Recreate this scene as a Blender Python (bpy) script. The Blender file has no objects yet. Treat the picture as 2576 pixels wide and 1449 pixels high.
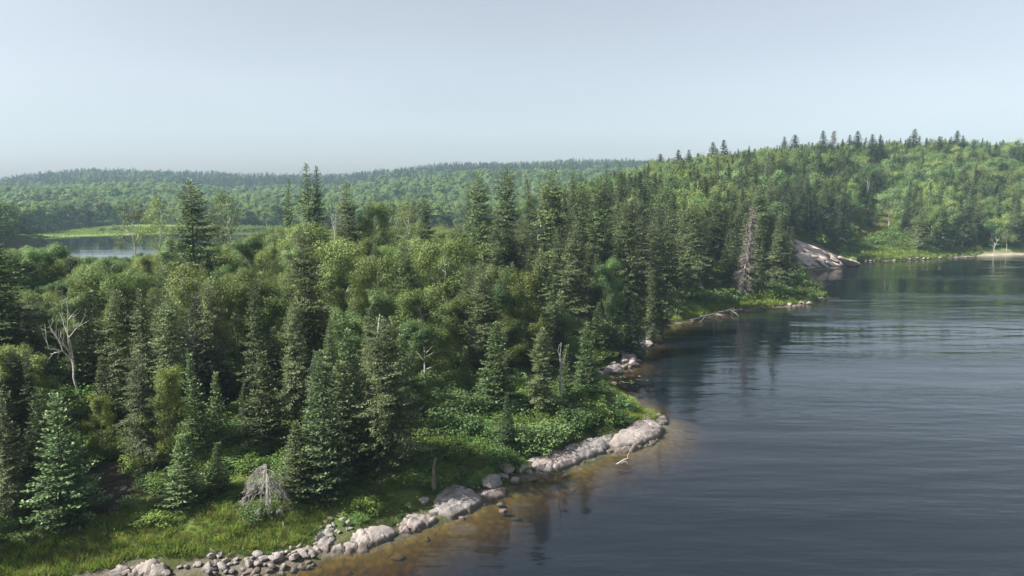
import bpy, math, random
import numpy as np
from mathutils import Vector

# ------------------------------------------------------------------ camera, sky, sun, exposure
scene = bpy.context.scene
COL = scene.collection
CAM_H, PITCH, FPX = 21.0, math.radians(7.2), 1839.0      # lens height (m), tilt, focal length for a 2576 px wide frame
cam_d = bpy.data.cameras.new('camera'); cam_d.sensor_width = 36.0
cam_d.lens = FPX / 2576.0 * 36.0
cam_d.clip_start = 0.5; cam_d.clip_end = 6000.0
cam = bpy.data.objects.new('camera', cam_d); COL.objects.link(cam)
cam.location = (0, 0, CAM_H); cam.rotation_euler = (math.pi / 2 - PITCH, 0, 0)
scene.camera = cam

SUN_EL, SUN_AZ = math.radians(43), math.atan2(-0.95, -0.25)
sunv = Vector((math.cos(SUN_EL) * math.sin(SUN_AZ), math.cos(SUN_EL) * math.cos(SUN_AZ), math.sin(SUN_EL)))
world = bpy.data.worlds.new('World'); scene.world = world; world.use_nodes = True
wn = world.node_tree; wn.nodes.clear()
wo = wn.nodes.new('ShaderNodeOutputWorld'); wb = wn.nodes.new('ShaderNodeBackground')
sky = wn.nodes.new('ShaderNodeTexSky'); sky.sky_type = 'NISHITA'; sky.sun_disc = False
sky.sun_elevation = SUN_EL; sky.sun_rotation = SUN_AZ
sky.air_density = 1.0; sky.dust_density = 2.3; sky.ozone_density = 2.0; sky.altitude = 300
hs = wn.nodes.new('ShaderNodeHueSaturation'); hs.inputs['Saturation'].default_value = 0.40
wtc = wn.nodes.new('ShaderNodeTexCoord'); wmp = wn.nodes.new('ShaderNodeMapping'); wmp.inputs['Scale'].default_value = (1.2, 1.2, 5)
wnz = wn.nodes.new('ShaderNodeTexNoise'); wnz.inputs['Scale'].default_value = 1.6; wnz.inputs['Detail'].default_value = 4
wmr = wn.nodes.new('ShaderNodeMapRange'); wmr.inputs[1].default_value = .3; wmr.inputs[2].default_value = .7; wmr.inputs[3].default_value = .965; wmr.inputs[4].default_value = 1.035   # thin uneven haze
wn.links.new(wtc.outputs['Generated'], wmp.inputs[0]); wn.links.new(wmp.outputs[0], wnz.inputs['Vector']); wn.links.new(wnz.outputs[0], wmr.inputs[0]); wn.links.new(wmr.outputs[0], hs.inputs['Value'])
wn.links.new(sky.outputs[0], hs.inputs['Color']); wn.links.new(hs.outputs[0], wb.inputs[0])
wb.inputs[1].default_value = 0.060
wn.links.new(wb.outputs[0], wo.inputs[0])
sun_d = bpy.data.lights.new('sun', 'SUN'); sun_d.energy = 4.8; sun_d.angle = math.radians(0.6)
sun_d.color = (1.0, 0.955, 0.89)
sun = bpy.data.objects.new('sun', sun_d); COL.objects.link(sun)
sun.rotation_euler = sunv.to_track_quat('Z', 'Y').to_euler(); sun.location = (-100, -50, 150)

scene.render.engine = 'CYCLES'
vs = scene.view_settings
vs.view_transform = 'Standard'; vs.look = 'None'; vs.exposure = 1.46; vs.gamma = 1.0; vs.use_curve_mapping = False
cy = scene.cycles
cy.max_bounces = 7; cy.diffuse_bounces = 4; cy.glossy_bounces = 2; cy.transmission_bounces = 2
cy.transparent_max_bounces = 8; cy.volume_bounces = 0
cy.caustics_reflective = False; cy.caustics_refractive = False
cy.use_denoising = True; cy.denoiser = 'OPENIMAGEDENOISE'; cy.denoising_prefilter = 'ACCURATE'
cy.use_adaptive_sampling = False

# ------------------------------------------------------------------ picture measurements -> metres
CP, SP = math.cos(PITCH), math.sin(PITCH)
def ray(u, v):
    x, y = (u - 1288.0) / FPX, (724.5 - v) / FPX
    return np.array([x, CP + y * SP, -SP + y * CP])
def ground(u, v, z=0.0):
    d = ray(u, v); t = (z - CAM_H) / d[2]
    return np.array([d[0] * t, d[1] * t, z])
def at(u, v, Y):
    d = ray(u, v); t = Y / d[1]
    return np.array([d[0] * t, Y, CAM_H + d[2] * t])
def proj(x, y, z):
    dz = z - CAM_H
    f = y * CP - dz * SP; up = y * SP + dz * CP
    return 1288.0 + FPX * x / f, 724.5 - FPX * up / f
def sstep(t):
    t = np.clip(t, 0, 1); return t * t * (3 - 2 * t)
def hashn(ix, iy, s):
    h = np.sin(ix * 127.1 + iy * 311.7 + s * 74.7) * 43758.5453
    return h - np.floor(h)
def vnoise(x, y, s=0):
    x = np.asarray(x, float); y = np.asarray(y, float)
    ix, iy = np.floor(x), np.floor(y); fx, fy = x - ix, y - iy
    fx = fx * fx * (3 - 2 * fx); fy = fy * fy * (3 - 2 * fy)
    a, b = hashn(ix, iy, s), hashn(ix + 1, iy, s); c, d = hashn(ix, iy + 1, s), hashn(ix + 1, iy + 1, s)
    return (a + (b - a) * fx) * (1 - fy) + (c + (d - c) * fx) * fy
def fbm(x, y, s=0, o=4):
    r, a = 0, 0.5
    for k in range(o):
        r = r + a * vnoise(np.asarray(x) * 2 ** k, np.asarray(y) * 2 ** k, s + k); a *= 0.5
    return r
def inpoly(x, y, poly):
    x = np.asarray(x, float); y = np.asarray(y, float); c = np.zeros(x.shape, bool); n = len(poly)
    for i in range(n):
        x1, y1 = poly[i]; x2, y2 = poly[(i + 1) % n]
        if y1 == y2: continue
        c ^= ((y1 > y) != (y2 > y)) & (x < (x2 - x1) * (y - y1) / (y2 - y1) + x1)
    return c
def sdist(x, y, poly):                       # negative inside the polygon (water), positive on land
    x = np.asarray(x, float); y = np.asarray(y, float); d = np.full(x.shape, 1e9); n = len(poly)
    for i in range(n):
        x1, y1 = poly[i]; x2, y2 = poly[(i + 1) % n]; dx, dy = x2 - x1, y2 - y1
        t = np.clip(((x - x1) * dx + (y - y1) * dy) / (dx * dx + dy * dy + 1e-9), 0, 1)
        d = np.minimum(d, (x - x1 - t * dx) ** 2 + (y - y1 - t * dy) ** 2)
    d = np.sqrt(d)
    return np.where(inpoly(x, y, poly), -d, d)

SHORE = [(-1500, 1800), (-600, 1640), (0, 1500), (280, 1455), (400, 1452), (560, 1449), (700, 1432), (770, 1415), (830, 1395), (930, 1378),
         (1010, 1355), (1060, 1330), (1140, 1305), (1205, 1275), (1225, 1250), (1275, 1235), (1340, 1205), (1400, 1190), (1490, 1160),
         (1540, 1137), (1600, 1130), (1650, 1110), (1680, 1075), (1676, 1058), (1640, 1040), (1612, 1015), (1572, 985), (1527, 968),
         (1512, 945), (1530, 937), (1590, 920), (1615, 890), (1640, 862), (1660, 850), (1642, 832), (1680, 820), (1740, 808), (1800, 795),
         (1870, 783), (1980, 772), (2040, 765), (2072, 757), (2066, 738), (2036, 715), (2028, 692), (2040, 683), (2090, 677), (2145, 668),
         (2160, 657), (2250, 656), (2350, 652), (2420, 646), (2576, 641), (2900, 632), (3400, 624)]
LAKE = [tuple(ground(u, v)[:2]) for u, v in SHORE]
LAKE = [(-420, 0.0)] + LAKE + [(900, LAKE[-1][1]), (900, -300), (-420, -300)]
BAY = [tuple(ground(u, v)[:2]) for u, v in [(60, 600), (86, 598), (200, 594), (340, 590), (445, 587), (560, 589), (660, 590), (730, 594)]]
BAY = BAY + [(-86, 320), (-52, 262), (-58, 215), (-75, 178), (-104, 156), (-142, 196), (-174, 262), (-214, 330)]

HA = [-.3, 0.0, .05, .10, .15, .19, .28, .38, .50, .62, .75, .95]        # hill on the mainland, by bearing
H_START = [150, 150, 125, 118, 120, 125, 145, 175, 240, 252, 256, 260]
H_RIDGE = [330, 300, 285, 280, 290, 300, 330, 350, 390, 400, 405, 410]
H_TOPV = [600, 560, 520, 475, 440, 412, 395, 372, 362, 358, 360, 365]
def elev_at(v, Y):
    y = (724.5 - v) / FPX
    return CAM_H + Y * (-SP + y * CP) / (CP + y * SP)
FU = [-600, 0, 150, 250, 400, 520, 620, 700, 850, 950, 1050, 1150, 1300, 1450, 1600, 1750, 2600]
F_RIDGE = [455, 452, 439, 432, 434, 441, 446, 441, 446, 438, 427, 417, 413, 411, 409, 409, 409]
F_MID = [480, 478, 474, 470, 472, 478, 482, 480, 478, 468, 455, 445, 438, 434, 430, 428, 428]
def ground_z(x, y, with_d=False):
    x = np.asarray(x, float); y = np.asarray(y, float)
    dl = sdist(x, y, LAKE); db = sdist(x, y, BAY)
    a = x / np.maximum(y, 20.0)
    d = np.minimum(dl, db)
    wob = fbm(x / 9, y / 9, 3) - 0.47
    z = np.where(d > 0, 0.12 + 0.16 * np.minimum(d, 4) + 4.6 * (1 - np.exp(-np.maximum(d - 1.5, 0) / 16)), 0)
    z = z + np.where(d > 0, wob * 1.6 * np.clip(d / 8, 0, 1), 0)
    hs_, hr, hv = np.interp(a, HA, H_START), np.interp(a, HA, H_RIDGE), np.interp(a, HA, H_TOPV)
    zr = np.maximum(elev_at(hv, hr) - 13.5, 2.0)
    wt = sstep((a + .02) / .12)
    hill = zr * (0.55 * np.clip((y - hs_) / (hr - hs_), 0, 1) + 0.45 * sstep((y - hs_) / (hr - hs_))) * wt * np.clip(dl / 14, 0, 1)
    hill = hill + (fbm(x / 40, y / 40, 8) - .47) * 5 * np.clip(hill / 8, 0, 1)
    hill = hill * (1 - 0.5 * sstep((y - hr - 40) / 260))
    z = np.where(d > 0, np.maximum(z, 0) * (1 - .6 * np.clip(hill / 12, 0, 1)) + hill, z)
    u = 1288 + FPX * a
    z1 = elev_at(np.interp(u, FU, F_MID), 830.0) - 13; z2 = elev_at(np.interp(u, FU, F_RIDGE), 1250.0) - 14
    far = np.where(y < 830, z1 * sstep((y - 440) / 390) ** 1.15, z1 + (z2 - z1) * sstep((y - 830) / 420))
    far = np.where(y > 1250, z2 - (y - 1250) * .05, far)
    far = far + (fbm(x / 90, y / 90, 5) - .47) * 14 * np.clip((y - 480) / 150, 0, 1)
    low = 0.45 + 0.3 * fbm(x / 12, y / 12, 9)
    fw = sstep((y - 345 - 60 * np.clip(a * 8, 0, 1)) / 50)
    z = np.where(d > 0, z * (1 - fw) + np.maximum(np.minimum(low, .1 + .1 * d) + far, z * 0.999 * wt * fw) * fw, z)
    z = np.where(d <= 0, np.maximum(-0.05 + d * 0.20 - np.maximum(-d - 3.0, 0) * .22 + (wob * .5) * np.clip(-d / 3, 0, 1), -6.0), z)
    return (z, dl, db) if with_d else z
def gz(x, y): return float(ground_z(np.array([x]), np.array([y]))[0])
def onground(u, v):                          # where the sight line meets the terrain
    d = ray(u, v); Y = np.arange(25, 700, 1.0); t = Y / d[1]
    k = np.argmax(CAM_H + d[2] * t <= ground_z(d[0] * t, Y))
    Y = np.arange(Y[k] - 1, Y[k] + .05, .05); t = Y / d[1]
    k = np.argmax(CAM_H + d[2] * t <= ground_z(d[0] * t, Y))
    return np.array([d[0] * t[k], Y[k], CAM_H + d[2] * t[k]])

# ------------------------------------------------------------------ materials
def new_mat(name):
    m = bpy.data.materials.new(name); m.use_nodes = True; nt = m.node_tree; nt.nodes.clear()
    return m, nt, nt.nodes.new('ShaderNodeOutputMaterial')
def N(nt, t, **kw):
    n = nt.nodes.new(t)
    for k, v in kw.items(): setattr(n, k, v)
    return n
def mixc(nt, fac, a, b, mode='MIX'):
    n = N(nt, 'ShaderNodeMix', data_type='RGBA', blend_type=mode)
    for s, v in ((n.inputs[0], fac), (n.inputs[6], a), (n.inputs[7], b)):
        if hasattr(v, 'is_output') or isinstance(v, bpy.types.NodeSocket): nt.links.new(v, s)
        elif isinstance(v, tuple): s.default_value = (*v, 1)
        else: s.default_value = v
    return n.outputs[2]
def ramp(nt, src, stops):
    r = N(nt, 'ShaderNodeValToRGB'); e = r.color_ramp.elements
    while len(e) < len(stops): e.new(.5)
    for el, (p, c) in zip(e, stops):
        el.position = p; el.color = (c, c, c, 1) if not isinstance(c, tuple) else (*c, 1)
    nt.links.new(src, r.inputs[0]); return r.outputs[0]
def mapr(nt, src, a, b, c, d):
    n = N(nt, 'ShaderNodeMapRange'); nt.links.new(src, n.inputs[0])
    for i, v in enumerate((a, b, c, d)): n.inputs[i + 1].default_value = v
    return n.outputs[0]
def noise(nt, scale, detail=4, rough=.55, vec=None):
    n = N(nt, 'ShaderNodeTexNoise'); n.inputs['Scale'].default_value = scale
    n.inputs['Detail'].default_value = detail; n.inputs['Roughness'].default_value = rough
    if vec is not None: nt.links.new(vec, n.inputs['Vector'])
    return n.outputs[0]
def leaf_mat(name, ca, cb, tip, transl=.28, spread=.45):
    """ca..cb: the colour from one plant to the next; tip: colour of fresh growth at the shoot ends"""
    m, nt, out = new_mat(name)
    oi = N(nt, 'ShaderNodeObjectInfo'); ge = N(nt, 'ShaderNodeNewGeometry'); at_ = N(nt, 'ShaderNodeAttribute', attribute_name='tip')
    c = mixc(nt, oi.outputs['Random'], ca, cb)
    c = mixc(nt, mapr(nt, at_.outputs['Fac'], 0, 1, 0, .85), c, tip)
    m7 = N(nt, 'ShaderNodeMath', operation='MULTIPLY'); m7.inputs[1].default_value = 13.7; nt.links.new(oi.outputs['Random'], m7.inputs[0])
    f7 = N(nt, 'ShaderNodeMath', operation='FRACT'); nt.links.new(m7.outputs[0], f7.inputs[0])
    c = mixc(nt, 1.0, c, mapr(nt, f7.outputs[0], 0, 1, .62, 1.36), 'MULTIPLY')
    hsv = N(nt, 'ShaderNodeHueSaturation'); nt.links.new(c, hsv.inputs['Color'])
    nt.links.new(mapr(nt, ge.outputs['Random Per Island'], 0, 1, 1 - spread, 1 + spread), hsv.inputs['Value'])
    mul = N(nt, 'ShaderNodeMath', operation='MULTIPLY'); mul.inputs[1].default_value = 37.7
    nt.links.new(ge.outputs['Random Per Island'], mul.inputs[0])
    fr = N(nt, 'ShaderNodeMath', operation='FRACT'); nt.links.new(mul.outputs[0], fr.inputs[0])
    nt.links.new(mapr(nt, fr.outputs[0], 0, 1, .475, .52), hsv.inputs['Hue'])
    p = N(nt, 'ShaderNodeBsdfPrincipled'); p.inputs['Roughness'].default_value = .55; p.inputs['Specular IOR Level'].default_value = .25
    t = N(nt, 'ShaderNodeBsdfTranslucent'); mx = N(nt, 'ShaderNodeMixShader'); mx.inputs[0].default_value = transl
    nt.links.new(hsv.outputs[0], p.inputs['Base Color'])
    tc = mixc(nt, .4, hsv.outputs[0], (.16, .2, .03)); nt.links.new(tc, t.inputs['Color'])
    nt.links.new(p.outputs[0], mx.inputs[1]); nt.links.new(t.outputs[0], mx.inputs[2]); nt.links.new(mx.outputs[0], out.inputs[0])
    return m
def bark_mat(name, ca, cb, scale=6, marks=None):
    m, nt, out = new_mat(name); tc = N(nt, 'ShaderNodeTexCoord'); mp = N(nt, 'ShaderNodeMapping')
    mp.inputs['Scale'].default_value = (1, 1, .25); nt.links.new(tc.outputs['Object'], mp.inputs[0])
    c = mixc(nt, ramp(nt, noise(nt, scale, 5, .6, mp.outputs[0]), [(.35, 0.0), (.65, 1.0)]), ca, cb)
    if marks:
        mp2 = N(nt, 'ShaderNodeMapping'); mp2.inputs['Scale'].default_value = (1, 1, 4); nt.links.new(tc.outputs['Object'], mp2.inputs[0])
        c = mixc(nt, ramp(nt, noise(nt, 1.6, 3, .6, mp2.outputs[0]), [(.58, 0.0), (.66, .9)]), c, marks)
    p = N(nt, 'ShaderNodeBsdfPrincipled'); p.inputs['Roughness'].default_value = .85; nt.links.new(c, p.inputs['Base Color'])
    nt.links.new(p.outputs[0], out.inputs[0]); return m

M = {}
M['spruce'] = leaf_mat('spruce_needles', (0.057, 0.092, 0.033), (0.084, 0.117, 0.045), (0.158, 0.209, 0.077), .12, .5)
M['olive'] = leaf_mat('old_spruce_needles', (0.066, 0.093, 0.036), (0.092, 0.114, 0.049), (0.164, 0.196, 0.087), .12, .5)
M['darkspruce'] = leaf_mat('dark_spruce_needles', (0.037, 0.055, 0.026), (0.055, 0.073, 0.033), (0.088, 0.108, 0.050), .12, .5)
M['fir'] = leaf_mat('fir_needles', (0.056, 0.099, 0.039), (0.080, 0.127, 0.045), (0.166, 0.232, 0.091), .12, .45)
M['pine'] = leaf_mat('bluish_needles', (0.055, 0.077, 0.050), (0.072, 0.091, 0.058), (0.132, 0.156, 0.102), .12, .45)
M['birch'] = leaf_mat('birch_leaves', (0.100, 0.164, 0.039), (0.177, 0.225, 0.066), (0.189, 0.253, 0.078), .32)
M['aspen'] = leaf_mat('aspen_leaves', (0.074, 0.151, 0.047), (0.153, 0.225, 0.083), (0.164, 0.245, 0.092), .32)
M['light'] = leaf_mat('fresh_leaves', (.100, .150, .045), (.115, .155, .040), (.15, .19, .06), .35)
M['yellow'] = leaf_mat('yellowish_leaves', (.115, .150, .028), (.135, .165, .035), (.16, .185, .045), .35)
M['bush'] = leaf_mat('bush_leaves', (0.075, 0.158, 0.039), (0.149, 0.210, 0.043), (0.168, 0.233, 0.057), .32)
M['red'] = leaf_mat('rusty_needles', (.16, .035, .02), (.18, .04, .02), (.2, .06, .03), .1)
M['dead'] = leaf_mat('dead_twigs', (.125, .105, .088), (.15, .125, .105), (.19, .165, .14), .05)
M['deadgrey'] = leaf_mat('bleached_twigs', (.17, .16, .145), (.19, .18, .165), (.23, .215, .195), .05)
M['grass'] = leaf_mat('grass_blades', (0.127, 0.222, 0.028), (0.187, 0.246, 0.039), (0.231, 0.288, 0.066), .4)
M['straw'] = leaf_mat('dry_grass_blades', (.19, .18, .05), (.23, .21, .065), (.25, .23, .08), .3)
M['lily'] = leaf_mat('lily_leaves', (.12, .17, .06), (.14, .18, .07), (.15, .2, .08), .1)
M['bark'] = bark_mat('conifer_bark', (.085, .068, .055), (.17, .145, .12))
M['white'] = bark_mat('birch_bark', (.36, .34, .31), (.52, .495, .45), 5, (.08, .07, .06))
M['aspenbark'] = bark_mat('aspen_bark', (.16, .155, .12), (.30, .29, .24), 5, (.07, .06, .05))
M['grey'] = bark_mat('weathered_wood', (.17, .155, .14), (.36, .335, .305), 9)

def rock_mat(name, c1, c2, c3, lich, wet=True):
    m, nt, out = new_mat(name); tc = N(nt, 'ShaderNodeTexCoord'); ge = N(nt, 'ShaderNodeNewGeometry'); oi = N(nt, 'ShaderNodeObjectInfo')
    pos = ge.outputs['Position']
    c = mixc(nt, ramp(nt, noise(nt, .8, 5, .6, pos), [(.38, 0.0), (.62, 1.0)]), c1, c2)
    c = mixc(nt, mapr(nt, oi.outputs['Random'], 0, 1, 0, .5), c, c3)
    c = mixc(nt, ramp(nt, noise(nt, 14, 4, .7, pos), [(.3, .35), (.7, 0.0)]), c, (.20, .17, .15))
    mp = N(nt, 'ShaderNodeMapping'); mp.inputs['Scale'].default_value = (1, 1, 3.5); mp.inputs['Rotation'].default_value = (.5, .3, .4)
    nt.links.new(pos, mp.inputs[0])
    c = mixc(nt, ramp(nt, noise(nt, 1.5, 6, .65, mp.outputs[0]), [(.57, 0.0), (.68, lich)]), c, (.075, .07, .065))
    if wet:
        sx = N(nt, 'ShaderNodeSeparateXYZ'); nt.links.new(pos, sx.inputs[0])
        ad = N(nt, 'ShaderNodeMath', operation='MULTIPLY_ADD'); nt.links.new(noise(nt, 2.2, 3, .5, pos), ad.inputs[0])
        ad.inputs[1].default_value = -.35; nt.links.new(sx.outputs[2], ad.inputs[2])
        c = mixc(nt, mapr(nt, ad.outputs[0], .0, .22, .85, 0), c, (.085, .060, .046))
    p = N(nt, 'ShaderNodeBsdfPrincipled'); p.inputs['Roughness'].default_value = .8; nt.links.new(c, p.inputs['Base Color'])
    b = N(nt, 'ShaderNodeBump'); b.inputs['Strength'].default_value = 1.0; b.inputs['Distance'].default_value = .11
    nt.links.new(noise(nt, 4.5, 7, .65, pos), b.inputs['Height']); nt.links.new(b.outputs[0], p.inputs['Normal'])
    nt.links.new(p.outputs[0], out.inputs[0]); return m
M['rock'] = rock_mat('granite', (.180, .156, .143), (.285, .255, .235), (.255, .205, .180), .75)
M['rockgrey'] = rock_mat('grey_granite', (.16, .15, .143), (.275, .26, .25), (.22, .195, .178), .8)
M['rocklit'] = rock_mat('granite_lit', (.33, .275, .245), (.44, .385, .35), (.42, .33, .29), .5)  # granite with its colour brightened to offset the shade on the headland
M['rockdark'] = rock_mat('dark_granite', (.15, .145, .14), (.24, .225, .21), (.2, .18, .165), .8)

m, nt, out = new_mat('forest_floor'); M['ground'] = m
ge = N(nt, 'ShaderNodeNewGeometry'); pos = ge.outputs['Position']; at_ = N(nt, 'ShaderNodeAttribute', attribute_name='cover')
sp = N(nt, 'ShaderNodeSeparateColor'); nt.links.new(at_.outputs['Color'], sp.inputs[0])
c = mixc(nt, noise(nt, .5, 6, .65, pos), (.030, .034, .014), (.075, .085, .028))
c = mixc(nt, sp.outputs[1], c, mixc(nt, noise(nt, .22, 6, .65, pos), (.115, .190, .042), (.170, .235, .062)))
c = mixc(nt, sp.outputs[2], c, mixc(nt, noise(nt, 2.5, 6, .7, pos), (.030, .025, .020), (.070, .058, .045)))  # bare dirt, its colour darkened to carry the deep shade there
c = mixc(nt, sp.outputs[0], c, mixc(nt, noise(nt, 1.5, 6, .65, pos), (.09, .075, .062), (.22, .185, .16)))
c = mixc(nt, at_.outputs['Alpha'], c, mixc(nt, noise(nt, 2, 4, .5, pos), (.36, .31, .24), (.44, .39, .31)))
sx = N(nt, 'ShaderNodeSeparateXYZ'); nt.links.new(pos, sx.inputs[0])
vo = N(nt, 'ShaderNodeTexVoronoi'); vo.inputs['Scale'].default_value = 1.7; nt.links.new(pos, vo.inputs['Vector'])
bed = mixc(nt, ramp(nt, vo.outputs['Distance'], [(.15, 0.0), (.6, 1.0)]), (.24, .178, .072), (.085, .062, .026))
bed = mixc(nt, noise(nt, .6, 5, .6, pos), bed, (.19, .142, .052))
c = mixc(nt, mapr(nt, sx.outputs[2], -.02, -.10, 0, 1), c, bed)
p = N(nt, 'ShaderNodeBsdfPrincipled'); p.inputs['Roughness'].default_value = .95; p.inputs['Specular IOR Level'].default_value = .1
nt.links.new(c, p.inputs['Base Color'])
b = N(nt, 'ShaderNodeBump'); b.inputs['Distance'].default_value = .25; nt.links.new(noise(nt, 1.8, 7, .7, pos), b.inputs['Height'])
nt.links.new(b.outputs[0], p.inputs['Normal']); nt.links.new(p.outputs[0], out.inputs[0])

m, nt, out = new_mat('lake_water'); M['water'] = m
ge = N(nt, 'ShaderNodeNewGeometry'); pos = ge.outputs['Position']
def stretch(sx_, sy_, rot):
    mp = N(nt, 'ShaderNodeMapping'); mp.inputs['Scale'].default_value = (sx_, sy_, 1); mp.inputs['Rotation'].default_value = (0, 0, rot)
    nt.links.new(pos, mp.inputs[0]); return mp.outputs[0]
n1 = noise(nt, 1.0, 2, .5, stretch(.16, .62, .10)); n2 = noise(nt, 1.0, 3, .55, stretch(.75, 2.3, -.12)); n3 = noise(nt, 1.0, 2, .5, stretch(.035, .11, .2))
calm = ramp(nt, noise(nt, 1.0, 3, .6, stretch(.012, .05, .15)), [(.38, .15), (.62, 1.0)])
mu = N(nt, 'ShaderNodeMath', operation='MULTIPLY'); nt.links.new(n2, mu.inputs[0]); nt.links.new(calm, mu.inputs[1])
s1 = N(nt, 'ShaderNodeMath', operation='MULTIPLY_ADD'); nt.links.new(n1, s1.inputs[0]); s1.inputs[1].default_value = 2.6; nt.links.new(mu.outputs[0], s1.inputs[2])
s2 = N(nt, 'ShaderNodeMath', operation='MULTIPLY_ADD'); nt.links.new(n3, s2.inputs[0]); s2.inputs[1].default_value = 5.0; nt.links.new(s1.outputs[0], s2.inputs[2])
b = N(nt, 'ShaderNodeBump'); b.inputs['Strength'].default_value = 1.0; b.inputs['Distance'].default_value = .034; sm = N(nt, 'ShaderNodeMath', operation='MULTIPLY'); nt.links.new(s2.outputs[0], sm.inputs[0]); nt.links.new(mapr(nt, calm, .15, 1, .36, 1.1), sm.inputs[1]); nt.links.new(sm.outputs[0], b.inputs['Height'])
dt = N(nt, 'ShaderNodeVectorMath', operation='DOT_PRODUCT'); nt.links.new(b.outputs[0], dt.inputs[0]); nt.links.new(ge.outputs['Incoming'], dt.inputs[1])
ab = N(nt, 'ShaderNodeMath', operation='ABSOLUTE'); nt.links.new(dt.outputs['Value'], ab.inputs[0])
om = N(nt, 'ShaderNodeMath', operation='SUBTRACT', use_clamp=True); om.inputs[0].default_value = 1.0; nt.links.new(ab.outputs[0], om.inputs[1])
pw = N(nt, 'ShaderNodeMath', operation='POWER'); nt.links.new(om.outputs[0], pw.inputs[0]); pw.inputs[1].default_value = 5.0
fre = N(nt, 'ShaderNodeMath', operation='MULTIPLY_ADD'); nt.links.new(pw.outputs[0], fre.inputs[0]); fre.inputs[1].default_value = .935; fre.inputs[2].default_value = .065   # Schlick
tr = N(nt, 'ShaderNodeBsdfTransparent'); tr.inputs[0].default_value = (.92, .92, .9, 1)
gl = N(nt, 'ShaderNodeBsdfGlossy'); gl.inputs['Roughness'].default_value = .03; nt.links.new(b.outputs[0], gl.inputs['Normal'])
df = N(nt, 'ShaderNodeBsdfDiffuse'); df.inputs[0].default_value = (.004, .008, .012, 1)                  # light scattered back by the water itself
ads = N(nt, 'ShaderNodeAddShader'); nt.links.new(tr.outputs[0], ads.inputs[0]); nt.links.new(df.outputs[0], ads.inputs[1])
mx = N(nt, 'ShaderNodeMixShader'); nt.links.new(fre.outputs[0], mx.inputs[0]); nt.links.new(ads.outputs[0], mx.inputs[1]); nt.links.new(gl.outputs[0], mx.inputs[2])
nt.links.new(mx.outputs[0], out.inputs[0])
va = N(nt, 'ShaderNodeVolumeAbsorption'); va.inputs[0].default_value = (.70, .62, .20, 1); va.inputs[1].default_value = 2.3
nt.links.new(va.outputs[0], out.inputs[1])
M['baywater'] = m.copy(); M['baywater'].name = 'bay_water'
for n_ in M['baywater'].node_tree.nodes:
    if n_.type == 'BUMP': n_.inputs['Distance'].default_value = .006

# ------------------------------------------------------------------ mesh helpers
def mk(name, V, faces, mats=(), smooth=False, tip=None, midx=None):
    """V (n,3); faces: list of (m,k) int arrays"""
    me = bpy.data.meshes.new(name); V = np.asarray(V, np.float32)
    faces = [np.asarray(f, np.int32) for f in faces if len(f)]
    me.vertices.add(len(V)); me.vertices.foreach_set('co', V.ravel())
    loops = np.concatenate([f.ravel() for f in faces]); cnt = np.concatenate([np.full(len(f), f.shape[1], np.int32) for f in faces])
    st = np.concatenate([[0], np.cumsum(cnt)[:-1]]).astype(np.int32)
    me.loops.add(len(loops)); me.loops.foreach_set('vertex_index', loops)
    me.polygons.add(len(cnt)); me.polygons.foreach_set('loop_start', st); me.polygons.foreach_set('loop_total', cnt)
    if midx is not None: me.polygons.foreach_set('material_index', np.asarray(midx, np.int32))
    me.polygons.foreach_set('use_smooth', np.full(len(cnt), smooth))
    me.update(calc_edges=True)
    if tip is not None:
        a = me.attributes.new('tip', 'FLOAT', 'POINT'); a.data.foreach_set('value', np.asarray(tip, np.float32))
    for m_ in mats: me.materials.append(M[m_] if isinstance(m_, str) else m_)
    return me
def link(name, data, parent=None, loc=None):
    o = bpy.data.objects.new(name, data); COL.objects.link(o)
    if parent is not None: o.parent = parent
    if loc is not None: o.location = loc
    return o
def tag(o, label=None, cat=None, group=None, kind=None):
    if label: o['label'] = label
    if cat: o['category'] = cat
    if group: o['group'] = group
    if kind: o['kind'] = kind
    return o
def unit(a): return a / (np.linalg.norm(a, axis=-1, keepdims=True) + 1e-9)
def blades(p, d, n, l, w):
    """diamond shaped faces: root p, direction d, facing n, length l, width w"""
    s = unit(np.cross(d, n)); l = np.asarray(l)[:, None]; w = np.asarray(w)[:, None]
    V = np.stack([p, p + d * l * .5 + s * w * .5, p + d * l, p + d * l * .5 - s * w * .5], 1).reshape(-1, 3)
    return V, np.arange(len(p) * 4).reshape(-1, 4)
class Buf:
    def __init__(s): s.V, s.F, s.T, s.n = [], [], [], 0
    def add(s, V, F, tip=0.0):
        s.V.append(V); s.F.append(np.asarray(F) + s.n); s.n += len(V)
        s.T.append(np.full(len(V), tip) if np.isscalar(tip) else np.asarray(tip))
    def tube(s, P, R, k=5):
        P = np.asarray(P, float); n = len(P); D = np.gradient(P, axis=0); D = unit(D)
        ref = np.array([.31, .95, .05]) if abs(D[0][2]) > .5 else np.array([.1, .1, 1.0])
        A = unit(np.cross(D, ref)); B = np.cross(D, A); th = np.arange(k) * 2 * math.pi / k
        V = P[:, None] + (A[:, None] * np.cos(th)[None, :, None] + B[:, None] * np.sin(th)[None, :, None]) * np.asarray(R)[:, None, None]
        i = np.arange(n - 1)[:, None] * k; j = np.arange(k)[None]; j2 = (j + 1) % k
        F = np.stack([i + j, i + j2, i + k + j2, i + k + j], -1).reshape(-1, 4)
        s.add(V.reshape(-1, 3), F)
    def mesh(s, name, mats, smooth=False):
        if not s.V: return None
        return mk(name, np.concatenate(s.V), [np.concatenate(s.F)], mats, smooth, np.concatenate(s.T))
    def arrays(s): return np.concatenate(s.V), np.concatenate(s.F), np.concatenate(s.T)

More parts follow.
